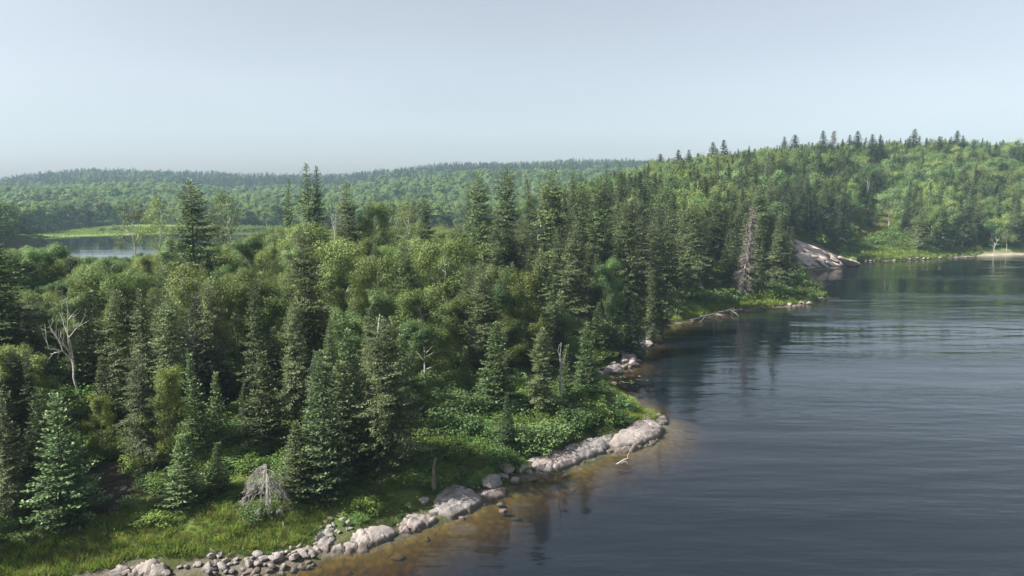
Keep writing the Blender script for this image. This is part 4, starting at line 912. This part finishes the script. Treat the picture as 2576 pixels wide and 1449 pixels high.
stuff('far_undergrowth', 'shrubs along the foot of the far wood', 'undergrowth', np.stack([ex[ok], ey[ok], ez[ok] - .1], 1), np.stack([np.zeros(n), np.zeros(n), nr.uniform(0, 6.28, n)], 1), np.stack([s * 1.2, s * 1.2, s], 1), nr.integers(0, 3, n), BSM)
MB_ = [(100, 588, 24, 'grey-green shrub at the near corner of the far meadow'), (118, 585, 16, 'small shrub behind the corner shrub of the far meadow'), (256, 581, 22, 'smaller of the two round shrubs in the far meadow'), (290, 580, 32, 'larger of the two round shrubs in the far meadow')]
for u, v, w, lb in MB_:
    p = onground(u, v); h = w * p[1] / FPX * .42
    place('bush2', p[0], p[1], p[2] - .1, h, 1.0, lb, wide=1.45)

# ------------------------------------------------------------------ grass
def tuft(seed, nb, h, sp, w, mat):
    rg = np.random.default_rng(seed); a = rg.uniform(0, 6.28, nb); rr = sp * np.sqrt(rg.random(nb))
    p = np.stack([rr * np.cos(a), rr * np.sin(a), np.zeros(nb)], 1); d = unit(np.stack([rg.normal(0, .55, nb), rg.normal(0, .55, nb), np.ones(nb)], 1))
    nn = unit(np.stack([rg.normal(0, 1, nb), rg.normal(0, 1, nb), np.full(nb, .9)], 1))
    V, F = blades(p, d, nn, h * rg.uniform(.55, 1.2, nb), np.full(nb, w)); b = Buf(); b.add(V, F, np.repeat(rg.uniform(0, 1, nb), 4)); return b.mesh('tuft', [mat])
GM = [tuft(1, 90, .55, .34, .035, 'grass'), tuft(2, 80, .75, .34, .035, 'grass'), tuft(3, 60, .5, .4, .05, 'bush'), tuft(4, 60, .7, .3, .03, 'straw')]
def grass(name, label, x0, x1, y0, y1, s, cond, scale, kinds, ps):
    X, Y = hexgrid(x0, x1, y0, y1, s); Z, dl, db = ground_z(X, Y, True); u, v = proj(X, Y, Z); k = cond(u, v, dl, db, X, Y); n = k.sum()
    sc = scale * nr.uniform(.6, 1.25, n) * (.35 + 1.3 * fbm(X[k] / 1.6, Y[k] / 1.6, 61))
    stuff(name, label, 'grass', np.stack([X[k], Y[k], Z[k] - .03], 1), np.stack([nr.normal(0, .1, n), nr.normal(0, .1, n), nr.uniform(0, 6.28, n)], 1), np.stack([sc, sc, sc], 1), nr.choice(kinds, n, p=ps), GM)
grass('shore_grass', 'bright green grass on the near shore above the boulders', -45, 20, 34, 60, .32, lambda u, v, dl, db, X, Y: (u < 835) & (dl > np.where(u < 300, .25, 1.0) + .9 * fbm(X, Y, 71)) & ~np.any([inpoly(u, v + 6, pix) for lb, mt, H, pix in SLABS], axis=0) & (dl < 5.2) & (u > -80), .75, [0, 1, 2, 3], [.34, .16, .32, .18])
grass('point_grass', 'bright grass fringe on the rocky point', 0, 22, 55, 100, .34, lambda u, v, dl, db, X, Y: (u > 1480) & (dl > 1.3) & (dl < 4.6) & (v < 1062) & (v > 930), 1.0, [0, 1, 2], [.45, .35, .2])
grass('cove_grass', 'green grass along the shaded cove', 5, 75, 75, 165, .5, lambda u, v, dl, db, X, Y: (dl > np.where(u < 1665, 2.4, .9)) & (dl < 5.5) & (u > 1480) & (u < 2040) & (v < 935) & (v > 735), 1.25, [0, 1, 2], [.4, .35, .25])
grass('far_shore_grass', 'bright reeds along the far shore', 95, 330, 205, 300, .8, lambda u, v, dl, db, X, Y: (dl > .9) & (dl < 9.5) & (X / Y > .465) & (X / Y < .64), 2.0, [0, 1, 2], [.45, .3, .25])
grass('clearing_grass', 'yellow grass in the hillside clearing', 90, 190, 225, 380, .9, lambda u, v, dl, db, X, Y: inpoly(u, v, EX_CLEAR), 1.7, [0, 3], [.4, .6])
grass('meadow_grass', 'tall green meadow across the bay', -330, -150, 365, 480, 1.5, lambda u, v, dl, db, X, Y: (inpoly(u, v, EX_MEADOW) | ((u > 440) & (u < 720) & (db < 14))) & (db > .5), .9, [0, 1, 2], [.5, .3, .2])

# ------------------------------------------------------------------ rocks
_ico = {}
def ico(sub):
    if sub in _ico: return _ico[sub]
    import bmesh
    bm = bmesh.new(); bmesh.ops.create_icosphere(bm, subdivisions=sub, radius=1.0)
    V = np.array([v.co[:] for v in bm.verts]); F = np.array([[v.index for v in f.verts] for f in bm.faces]); bm.free(); _ico[sub] = (V, F); return _ico[sub]
def rock_mesh(seed, size, sub=3, cuts=7, boxy=.5, rough=.05, mat='rock', flat=0.0, layers=0):
    rg = np.random.default_rng(seed); V, F = ico(sub); V = V.copy()
    m_ = np.max(np.abs(V), 1, keepdims=True); V = V * (1 - boxy) + V / m_ * boxy * .8
    for c in range(cuts):
        n = unit(rg.normal(0, 1, 3) * np.array([1, 1, .7])); d = rg.uniform(.55, .85); e = V @ n - d; V = V - np.outer(np.maximum(e, 0) * .98, n)
    if flat: V[:, 2] = np.where(V[:, 2] > flat, flat + (V[:, 2] - flat) * .2, V[:, 2])
    V = V * np.asarray(size)
    q = unit(V) ; s0 = rg.uniform(0, 50); sc = 1.2 / max(.3, min(size))
    nz = fbm(V[:, 0] * sc + s0, V[:, 1] * sc + V[:, 2] * sc * .8, seed, 4) - .47
    V = V + q * (nz * rough * 4 * np.mean(size))[:, None]
    if layers:
        st = max(size[2] / layers, .05) * 2; ph = V[:, 2] / st + .3 * V[:, 0] / max(size); g = ph - np.floor(ph)
        V[:, :2] *= (1 - .07 * np.exp(-((g - .5) / .10) ** 2))[:, None]
    return mk('rock', V, [F], [mat], sub >= 3 and rough < .09)
def rock(name, label, u, v, w, hfrac, dfrac=.75, mat='rock', rz=0.0, tilt=(0, 0), seed=0, cuts=7, boxy=.5, layers=0, flat=0, group=None, z=None, sub=4, rough=.04):
    p = ground(u, v, z if z is not None else .1); W = w * p[1] / FPX; sz = (W / 2, W * dfrac / 2, W * hfrac / 2)
    zc = max(gz(p[0], p[1]), -.1) + sz[2] * .25 if z is None else z
    o = link(name, rock_mesh(seed + 1000, sz, sub, cuts, boxy, rough, mat, flat, layers), loc=(p[0], p[1], zc)); o.rotation_euler = (tilt[0], tilt[1], rz)
    tag(o, label, 'rock', group); return o
SH = .85                                                            # direction of the near shoreline
SLAB_POLY = []
def slab(label, mat, H, pix, seed):
    poly = [tuple(onground(u, v)[:2]) for u, v in pix]; SLAB_POLY.append(poly); P = np.array(poly); far = P[:, 1].mean() > 80
    g = .10 if not far else .16; xs = np.arange(P[:, 0].min() - .6, P[:, 0].max() + .6, g); ys_ = np.arange(P[:, 1].min() - .6, P[:, 1].max() + .6, g)
    X, Y = np.meshgrid(xs, ys_); x, y = X.ravel(), Y.ravel(); cx, cy_ = P.mean(0)
    d = -sdist(x, y, poly) + (fbm(x * 1.6, y * 1.6, seed) - .47) * .5
    z = np.maximum(ground_z(x, y), -.12); rgs = np.random.default_rng(seed); th = .85 + rgs.normal(0, .25)
    q = (x - cx) * math.cos(th) + (y - cy_) * math.sin(th); p2 = -(x - cx) * math.sin(th) + (y - cy_) * math.cos(th)
    H = max(H, .24); dome = H * (1 - np.exp(-np.maximum(d, 0) / .30)); z = z * .75 + .08; w1 = fbm(q * .5, p2 * .7, seed + 2, 4) - .47
    z = z + dome + w1 * .20 * np.clip(d / .5, 0, 1) * H / .4 + (fbm(q * 2.2, p2 * 5, seed + 5, 4) - .47) * .07 * np.clip(d / .2, 0, 1)
    st = p2 / .55 + .8 * fbm(q * .5, p2 * .5, seed + 7); fr_ = st - np.floor(st); z = z + np.where(d > .1, (fr_ ** 4 - .2) * .16 * (fbm(q * .35, p2 * .35, seed + 9) > .45), 0)   # bedding steps
    for k in range(4):                                               # joints
        a_ = rgs.uniform(0, 3.14); o_ = rgs.normal(0, .3 * np.ptp(P[:, 0])); l_ = (x - cx) * math.cos(a_) + (y - cy_) * math.sin(a_) - o_ + (fbm(x * 1.1, y * 1.1, seed + k) - .47) * 1.2
        z = z - .22 * np.exp(-(l_ / .06) ** 2) * (d > 0)
    z = np.where(d < .04, z - .9 * np.clip((.04 - d) / .12, 0, 1), z)
    F = grid_faces(len(xs), len(ys_)); F = F[(d[F] > -.14).any(1)]; used = np.unique(F); mp_ = np.zeros(len(x), int); mp_[used] = np.arange(len(used))
    c = np.array([cx, cy_, 0]); o = link('rock_slab', mk('rock_slab', np.stack([x, y, z], 1)[used] - c, [mp_[F]], [mat], True), loc=c); tag(o, label, 'rock')
for i, (lb, mt, H, pix) in enumerate(SLABS): slab(lb, mt, H, pix, 400 + 13 * i)
ROCKS = [
 ('boulder', 'tilted orange-brown block wedged above the pink flat slab', 1066, 1281, 46, .45, .7, 'rock', .9, (.2, .25), 9, 0, 0),
 ('boulder', 'small block below the tilted orange-brown block', 1092, 1296, 34, .5, .8, 'rock', .3, (.1, .1), 8, 0, 0),
 ('boulder', 'big rounded grey boulder split from its neighbour by a crack', 1240, 1224, 80, .52, .75, 'rockgrey', SH, (0, .05), 6, 2, 0),
 ('boulder', 'small grey block beyond the crack in the rounded boulder', 1188, 1230, 40, .55, .8, 'rockgrey', SH, (0, 0), 6, 0, 0),
 ('boulder', 'lens-shaped stone lying on the rounded boulder', 1267, 1207, 36, .4, .6, 'rockgrey', -.1, (0, .3), 5, 0, 0),
 ('rock_slab', 'pale flat stone above the lens-shaped stone', 1268, 1194, 58, 0.32, 1.14, 'rock', SH, (0.08, 0), 6, 1, 0),
 ('boulder', 'pinkish angular boulder in the middle of the shore', 1317, 1190, 50, .6, .8, 'rock', .8, (0, .1), 9, 0, 0),
 ('boulder', 'flat-topped boulder beside the pinkish angular boulder', 1362, 1184, 58, .45, .75, 'rock', .5, (0, 0), 8, 0, 0),
 ('boulder', 'rounded stone standing in the water below the flat-topped boulder', 1338, 1203, 32, .6, .9, 'rock', .2, (0, 0), 6, 0, 0),
 ('boulder', 'dark wet stone wedged between the shore boulders', 1296, 1214, 40, .5, .8, 'rockdark', .6, (0, 0), 6, 0, 0),
 ('boulder', 'grey stone half hidden by bushes behind the long slab', 1160, 1211, 26, .6, .8, 'rockgrey', .2, (0, .2), 6, 0, 0),
 ('rock_slab', 'thin grey ledge above the flat-topped boulder', 1348, 1171, 53, 0.28, 1.22, 'rockgrey', SH, (0.08, 0), 6, 2, 0),
 ('boulder', 'lone dark stone in the shallows off the long slab', 1266, 1281, 26, .5, .8, 'rockgrey', .3, (0, 0), 6, 0, 0),
 ('boulder', 'stone just breaking the water below the layered slab', 1258, 1262, 24, .35, .8, 'rockgrey', 0, (0, 0), 6, 0, 0),
 ('boulder', 'grey rock at the bottom edge beside the large pink rock', 296, 1446, 50, .5, .8, 'rockgrey', .2, (0, 0), 6, 0, 0),
 ('rock_slab', 'grey slab below the pointed cove slab', 1625, 859, 38, 0.40, 1.04, 'rockgrey', .3, (0.08, .1), 5, 1, 0),
 ('boulder', 'large grey boulder in the cove', 1577, 908, 46, .55, .8, 'rockgrey', .3, (0, .1), 7, 0, 0),
 ('boulder', 'egg-shaped pale boulder against the large cove boulder', 1592, 905, 30, .8, .7, 'rockgrey', .9, (0, .3), 6, 0, 0),
 ('boulder', 'little pink triangular stone at the water of the cove', 1584, 923, 15, .9, .8, 'rock', .3, (0, 0), 9, 0, 0),
 ('rock_slab', 'thin flat stone awash in the cove', 1535, 961, 40, 0.21, 0.65, 'rockgrey', -.1, (0.08, 0), 6, 0, 0),
 ('rock_slab', 'low dark rock behind the grass of the point', 1592, 990, 49, 0.25, 0.78, 'rockdark', -.5, (0.08, 0), 6, 1, 0),
 ('boulder', 'pale orange boulder at the far end of the cove', 2048, 741, 44, .36, .7, 'rock', -.1, (0, .1), 5, 1, 0),
 ('boulder', 'dark rock at the water below the pale orange boulder', 2060, 755, 44, .26, .7, 'rockdark', -.1, (0, .08), 6, 1, 0),
 ('boulder', 'dark grey boulder above the pale orange boulder', 2052, 723, 28, .7, .8, 'rockdark', .3, (0, .3), 6, 0, 0),
 ('boulder', 'solitary pale boulder in the reeds of the far shore', 2355, 634, 16, .6, .8, 'rockgrey', 0, (0, 0), 5, 0, 0),
 ('boulder', 'largest boulder at the start of the sandy beach', 2420, 644, 19, .4, .8, 'rock', 0, (0, 0), 5, 0, 0),
]
for i, (nm, lb, u, v, w, hf, df, mt, rz, tl, cuts, lay, fl) in enumerate(ROCKS):
    rock(nm, lb, u, v, w, hf, df, mt, rz, tl, 11 * i, cuts + 5, .45, lay, 0, sub=4, rough=.03)
BP = [rock_mesh(500 + i, (1, .78, .52), 3, 13, .5, .03, ('rock', 'rockgrey', 'rockgrey', 'rock')[i % 4]) for i in range(8)]
bn = 0
RLM = [(t[2], t[3], ' '.join(short(t[1]))) for t in ROCKS] + [(sum(q[0] for q in t[3]) / len(t[3]), sum(q[1] for q in t[3]) / len(t[3]), ' '.join(short(t[0]))) for t in SLABS] + [(1800, 788, 'long bleached fallen tree'), (475, 1330, 'tangle of bleached driftwood'), (540, 1388, 'white stick in the grass'), (2180, 655, 'foot of the bare headland'), (2270, 650, 'middle of the far reeds'), (1700, 815, 'inner end of the cove grass'), (1930, 776, 'grass below the grey dead spruce'), (600, 1435, 'middle of the boulder beach'), (680, 1425, 'upper boulder beach'), (510, 1440, 'lower boulder beach'), (740, 1400, 'far corner of the boulder beach')]
RLM = [t for t in RLM if sum(q[2] == t[2] for q in RLM) == 1 and len(t[2].split()) <= 7]
def stone_label(word, x, y, z, w):
    u, v = proj(x, y, z); size = 'big' if w > .42 else 'small' if w < .25 else 'middling'
    for t in sorted(RLM, key=lambda t: (t[0] - u) ** 2 + (t[1] - v) ** 2):
        du, dv = u - t[0], v - t[1]; side = ('right of' if du > 0 else 'left of') if abs(du) > abs(dv) else ('behind' if dv < 0 else 'in front of')
        kk = (word, size, side, t[2]); n = lab_n.get(kk, 0)
        if n < len(ORD): break
    lab_n[kk] = n + 1
    return f"{ORD[n]}{size} {word} {side} the {t[2]}" if n else f"{size} {word} just {side} the {t[2]}"
def boulders(label, group, poly, s, wlo, whi, xr, yr, cond=None, zoff=.25, most=90, fill=.35, drown=False):
    X, Y = hexgrid(*xr, *yr, s); Z, dl, _ = ground_z(X, Y, True); u, v = proj(X, Y, Z); k = inpoly(u, v, poly)
    if cond is not None: k &= cond(dl)
    k &= nr.random(len(k)) < fill + 1.1 * np.clip(fbm(X / 3, Y / 3, 88) - .3, 0, 1)
    n = 0
    for x, y, z in list(zip(X[k], Y[k], Z[k]))[:most]:
        w = (wlo + (whi - wlo) * nr.random() ** 2) / 2; o = link('boulder', BP[nr.integers(8)], loc=(x, y, (z if drown else max(z, -.12)) + w * zoff)); o.scale = (w, w, w); n += 1
        o.rotation_euler = (nr.normal(0, .3), nr.normal(0, .3), nr.uniform(0, 6.28)); tag(o, stone_label(label, x, y, z, w), 'rock', group)
    return n
boulders('rounded beach boulder', 'boulders of the near beach', [(280, 1475), (285, 1432), (470, 1425), (500, 1400), (700, 1395), (745, 1372), (815, 1378), (800, 1428), (640, 1470)], .5, .38, .95, (-30, -5), (34, 50), most=150, fill=.9)
boulders('heaped pale stone', 'stones heaped beside the smooth slab', [(795, 1312), (860, 1298), (890, 1330), (868, 1352), (845, 1348), (805, 1330)], .45, .35, .7, (-25, 0), (34, 60), most=40, fill=.8)
boulders('wedged shore stone', 'stones between the near slabs', [(830, 1400), (880, 1335), (1000, 1300), (1090, 1250), (1200, 1215), (1300, 1180), (1400, 1140), (1540, 1100), (1560, 1140), (1400, 1200), (1280, 1245), (1210, 1290), (1060, 1345), (930, 1390)], .8, .3, 1.0, (-20, 25), (36, 75), lambda d: (d > -.9) & (d < 1.5), most=60, fill=0)
boulders('tumbled cove stone', 'stones tumbled along the cove', [(1505, 950), (1512, 925), (1555, 905), (1570, 878), (1605, 845), (1630, 820), (1668, 838), (1650, 865), (1625, 900), (1590, 928), (1540, 950)], .9, .7, 1.7, (5, 35), (70, 120), lambda d: (d > -.7) & (d < 2.6), most=75, fill=.55)
boulders('reddish shore stone', 'stones along the inner shore', [(1655, 832), (1750, 798), (1900, 772), (2035, 755), (2040, 770), (1870, 790), (1740, 815), (1665, 838)], 1.15, .6, 1.3, (15, 75), (95, 160), lambda d: (d > -.6) & (d < 1.6), most=80)
boulders('pale far-shore stone', 'stones along the far reeds', [(2165, 660), (2165, 646), (2480, 636), (2480, 652)], 1.6, .6, 1.7, (100, 175), (225, 275), lambda d: (d > -.8) & (d < 1.4), most=60)

boulders('drowned stone', 'stones under the shallow water', [(640, 1449), (830, 1400), (1000, 1362), (1205, 1295), (1300, 1240), (1500, 1170), (1540, 1190), (1350, 1290), (1150, 1400), (1000, 1449)], 1.5, .5, 1.3, (-16, 16), (36, 66), lambda d: (d > -4.5) & (d < -.6), most=70, fill=.1, zoff=-.05, drown=True)
# bare rock slope of the headland
def headland():
    rg = np.random.default_rng(3); A = at(1980, 596, 221); B = at(2158, 664, 214); Cc = at(2010, 684, 200); n = 60; mrows = 46
    V = np.zeros((mrows, n, 3)); root = link('rock_outcrop', None, loc=(0, 0, 0))
    b0, b1 = ground(2000, 688), ground(2165, 664)
    for j in range(mrows):
        t = j / (mrows - 1)
        for i in range(n):
            s = i / (n - 1); ridge = A * (1 - s) + B * s; foot = np.array([b0[0] * (1 - s) + b1[0] * s, b0[1] * (1 - s) + b1[1] * s, -.5]); p = foot * (1 - t) + ridge * t
            q = t * 8 + 1.6 * float(fbm(s * 3, t * 2, 3)); stepv = (q - math.floor(q)) ** 3                       # ledges running along the slope
            nz = float(fbm(s * 7, t * 5, 12, 5)) - .47
            V[j, i] = p + np.array([0, -.45, .8]) * (math.sin(t * math.pi) * .35 + stepv * .42 + nz * .7) * (1 if 0 < j else 0)
    V = V.reshape(-1, 3); F = grid_faces(n, mrows); back = V[-n:] + np.array([0, 9, -5]); V = np.concatenate([V, back]); k = (mrows - 1) * n
    F2 = np.array([[k + i, k + i + 1, k + n + i + 1, k + n + i] for i in range(n - 1)])
    link('bedrock', mk('bedrock', V, [F, F2], ['rocklit'], False), root)
    for i in range(30):
        s, t = rg.uniform(.1, .97), rg.uniform(.05, .85); ridge = A * (1 - s) + B * s; foot = np.array([b0[0] * (1 - s) + b1[0] * s, b0[1] * (1 - s) + b1[1] * s, 0]); p = foot * (1 - t) + ridge * t + np.array([0, -.4, .45]); w = rg.uniform(.7, 2.0)
        o = link('slab', rock_mesh(900 + i, (w * 1.25, w * .6, w * .22), 3, 9, .6, .03, ('rocklit', 'rock', 'rocklit')[i % 3], 0, 1), root, p); o.rotation_euler = (.5, .42 + rg.normal(0, .1), rg.normal(0, .3))
    tag(root, 'bare pinkish bedrock slope of the headland running down into the lake', 'rock')
headland()

# ------------------------------------------------------------------ driftwood, snags, small things
def limb(name, label, cat, paths, mat='grey', base=None):
    """paths: list of (points in metres, radius) ; one object with a trunk and branches as parts"""
    b = np.asarray(base if base is not None else paths[0][0][0]); o = link(name, None, loc=b)
    for i, (P, r) in enumerate(paths):
        P = np.asarray(P, float) - b; n = max(5, len(P) * 3); t = np.linspace(0, len(P) - 1, n); Q = np.stack([np.interp(t, np.arange(len(P)), P[:, c]) for c in range(3)], 1)
        Q[1:-1] += np.random.default_rng(i + 5).normal(0, min(r * .5, .03), (n - 2, 3)); B_ = Buf(); B_.tube(Q, np.linspace(r, r * .3, n), 6); link('stem' if i == 0 else 'branch', B_.mesh('limb', [mat], True), o)
    tag(o, label, cat); return o
def W(u, v, z): return ground(u, v, z)
limb('dead_branch', 'white forked dead branch standing in the water off the point', 'branch', [([W(1550, 1168, -.1), at(1578, 1152, W(1550, 1168, 0)[1]), at(1588, 1128, W(1550, 1168, 0)[1])], .06), ([at(1562, 1165, W(1550, 1168, 0)[1] + .1), at(1572, 1160, W(1550, 1168, 0)[1]), at(1580, 1166, W(1550, 1168, 0)[1] - .1)], .04)])
limb('dead_branch', 'thin curved white branch beside the forked one off the point', 'branch', [([W(1557, 1150, -.1), at(1549, 1138, W(1557, 1150, 0)[1]), at(1551, 1122, W(1557, 1150, 0)[1])], .045)])
yc = W(1568, 872, 1.2)[1]
limb('dead_branch', 'arched white dead branch behind the cove rocks', 'branch', [([at(1548, 872, yc), at(1551, 845, yc), at(1562, 832, yc), at(1572, 831, yc)], .11), ([at(1566, 832, yc), at(1576, 850, yc), at(1577, 864, yc)], .08), ([at(1552, 848, yc), at(1560, 856, yc), at(1562, 870, yc)], .06)])
limb('driftwood_log', 'long bleached fallen tree lying along the inner shore', 'log', [([W(1735, 806, .3), W(1790, 790, .5), W(1845, 776, 1.0)], .12), ([W(1775, 794, .4), W(1768, 803, .5), W(1760, 812, .1)], .06), ([W(1800, 787, .5), W(1812, 792, .6), W(1822, 800, .1)], .06)])
limb('driftwood_branch', 'twisted bleached branches at the end of the fallen tree', 'branch', [([W(1835, 783, .3), W(1852, 779, .9), W(1862, 776, .4)], .09), ([W(1838, 782, .4), W(1852, 788, .5), W(1858, 795, .1)], .06), ([W(1832, 782, .5), W(1844, 776, 1.0), W(1848, 770, 1.3)], .05)])
limb('driftwood_stick', 'pale stick lying on the jagged cove slab', 'stick', [([W(1528, 924, .75), W(1543, 928, .8), W(1556, 938, .35)], .07)])
limb('driftwood_tangle', 'tangle of bleached driftwood below the bushy fir', 'driftwood', [([W(420, 1345, .7), W(455, 1335, .9), W(490, 1332, .9)], .07), ([W(448, 1340, .7), W(455, 1322, 1.2), W(462, 1306, 1.7)], .05), ([W(455, 1338, .8), W(470, 1325, 1.1), W(478, 1318, 1.3)], .04), ([W(458, 1336, .8), W(450, 1318, 1.2), W(452, 1305, 1.6)], .04), ([W(465, 1336, .8), W(476, 1330, 1.2), W(486, 1328, 1.1)], .035)])
limb('driftwood_stick', 'white stick leaning in the grass above the boulders', 'stick', [([W(552, 1400, .3), W(540, 1388, .8), W(528, 1378, 1.0)], .045)])
ys = W(1092, 1222, 1.5)[1]
limb('tree_stump', 'grey leaning broken snag above the long bedrock slab', 'stump', [([at(1092, 1228, ys), at(1090, 1190, ys), at(1096, 1150, ys)], .17), ([at(1090, 1185, ys), at(1094, 1165, ys), at(1100, 1150, ys)], .08)], 'bark')
yg = 62
limb('dead_snag', 'bare grey snag in front of the half hidden fir', 'snag', [([at(1410, 985, yg), at(1410, 920, yg), at(1412, 862, yg)], .11), ([at(1411, 925, yg), at(1420, 905, yg), at(1424, 880, yg)], .06), ([at(1410, 900, yg), at(1404, 882, yg), at(1408, 866, yg)], .05)], 'grey')
p = onground(945, 1010); yb_ = 61
limb('leaning_birch', 'leaning white birch trunk behind the large brownish spruce', 'tree trunk', [([at(930, 960, yb_), at(938, 905, yb_), at(948, 850, yb_), at(956, 790, yb_ + .4)], .17)], 'white')
Bf = Buf(); rgd = np.random.default_rng(8); pd = onground(672, 1290); root = link('dead_fir', None, loc=pd)
Bf.tube([(0, 0, -.2), (.1, 0, 1.6), (.1, 0, 3.1)], [.09, .07, .03], 6); link('trunk', Bf.mesh('trunk', ['grey'], True), root)
P, D, L_ = [], [], []; Bt = Buf()
for k in range(34):
    az = rgd.uniform(0, 6.28); z0 = rgd.uniform(1.7, 3.1); l = rgd.uniform(.8, 1.9); d = np.array([math.cos(az), math.sin(az) * .8, 0]); s = np.linspace(0, 1, 6)
    Q = np.array([.1, 0, z0]) + np.outer(l * s, d) + np.outer(.15 * l * s - 1.1 * l * s ** 2.2, [0, 0, 1]); Bt.tube(Q, np.linspace(.022, .006, 6), 3)
    f = rgd.integers(1, 6, 34); P.append(Q[f] + rgd.normal(0, .05, (34, 3))); D.append(unit(d * .5 + rgd.normal(0, .45, (34, 3)) + [0, 0, -.8])); L_.append(rgd.uniform(.2, .6, 34))
P = np.concatenate(P); V, F = blades(P, np.concatenate(D), unit(rgd.normal(0, 1, (len(P), 3))), np.concatenate(L_), np.full(len(P), .022)); Bt.add(V, F, .8)
link('crown', Bt.mesh('crown', ['deadgrey']), root); tag(root, 'small grey dead fir with drooping twigs behind the shore grass', 'tree')
# lily leaves in the cove
n = 40; c0 = ground(1568, 962); V, F = [], []
for k in range(n):
    p = c0 + np.array([nr.normal(0, 1.5), nr.normal(0, 1.6), .006]); rr = nr.uniform(.10, .2); th = np.arange(8) * .785 + nr.uniform(0, 1)
    V.append(p + np.stack([rr * np.cos(th), rr * np.sin(th), np.zeros(8)], 1)); F.append(np.arange(8) + 8 * k)
tag(link('lily_leaves', mk('lily_leaves', np.concatenate(V), [np.array(F)], ['lily'], tip=np.zeros(8 * n))), 'floating leaves scattered on the dark cove water', 'leaves', kind='stuff')

# ------------------------------------------------------------------ air
m, nt, out = new_mat('haze'); pv_ = N(nt, 'ShaderNodeVolumePrincipled'); pv_.inputs['Color'].default_value = (.54, .80, 1.0, 1); pv_.inputs['Density'].default_value = .00018
pv_.inputs['Anisotropy'].default_value = 0.0
nt.links.new(pv_.outputs[0], out.inputs[1])
X0, X1, Y0, Y1, Z0, Z1 = -1700, 1700, -400, 1520, -60, 150
V = np.array([(x, y, z) for x in (X0, X1) for y in (Y0, Y1) for z in (Z0, Z1)], float)
tag(link('haze', mk('haze', V, [np.array([(0, 1, 3, 2), (4, 6, 7, 5), (0, 4, 5, 1), (2, 3, 7, 6), (0, 2, 6, 4), (1, 5, 7, 3)])], [m])), 'thin bluish summer haze', kind='stuff')
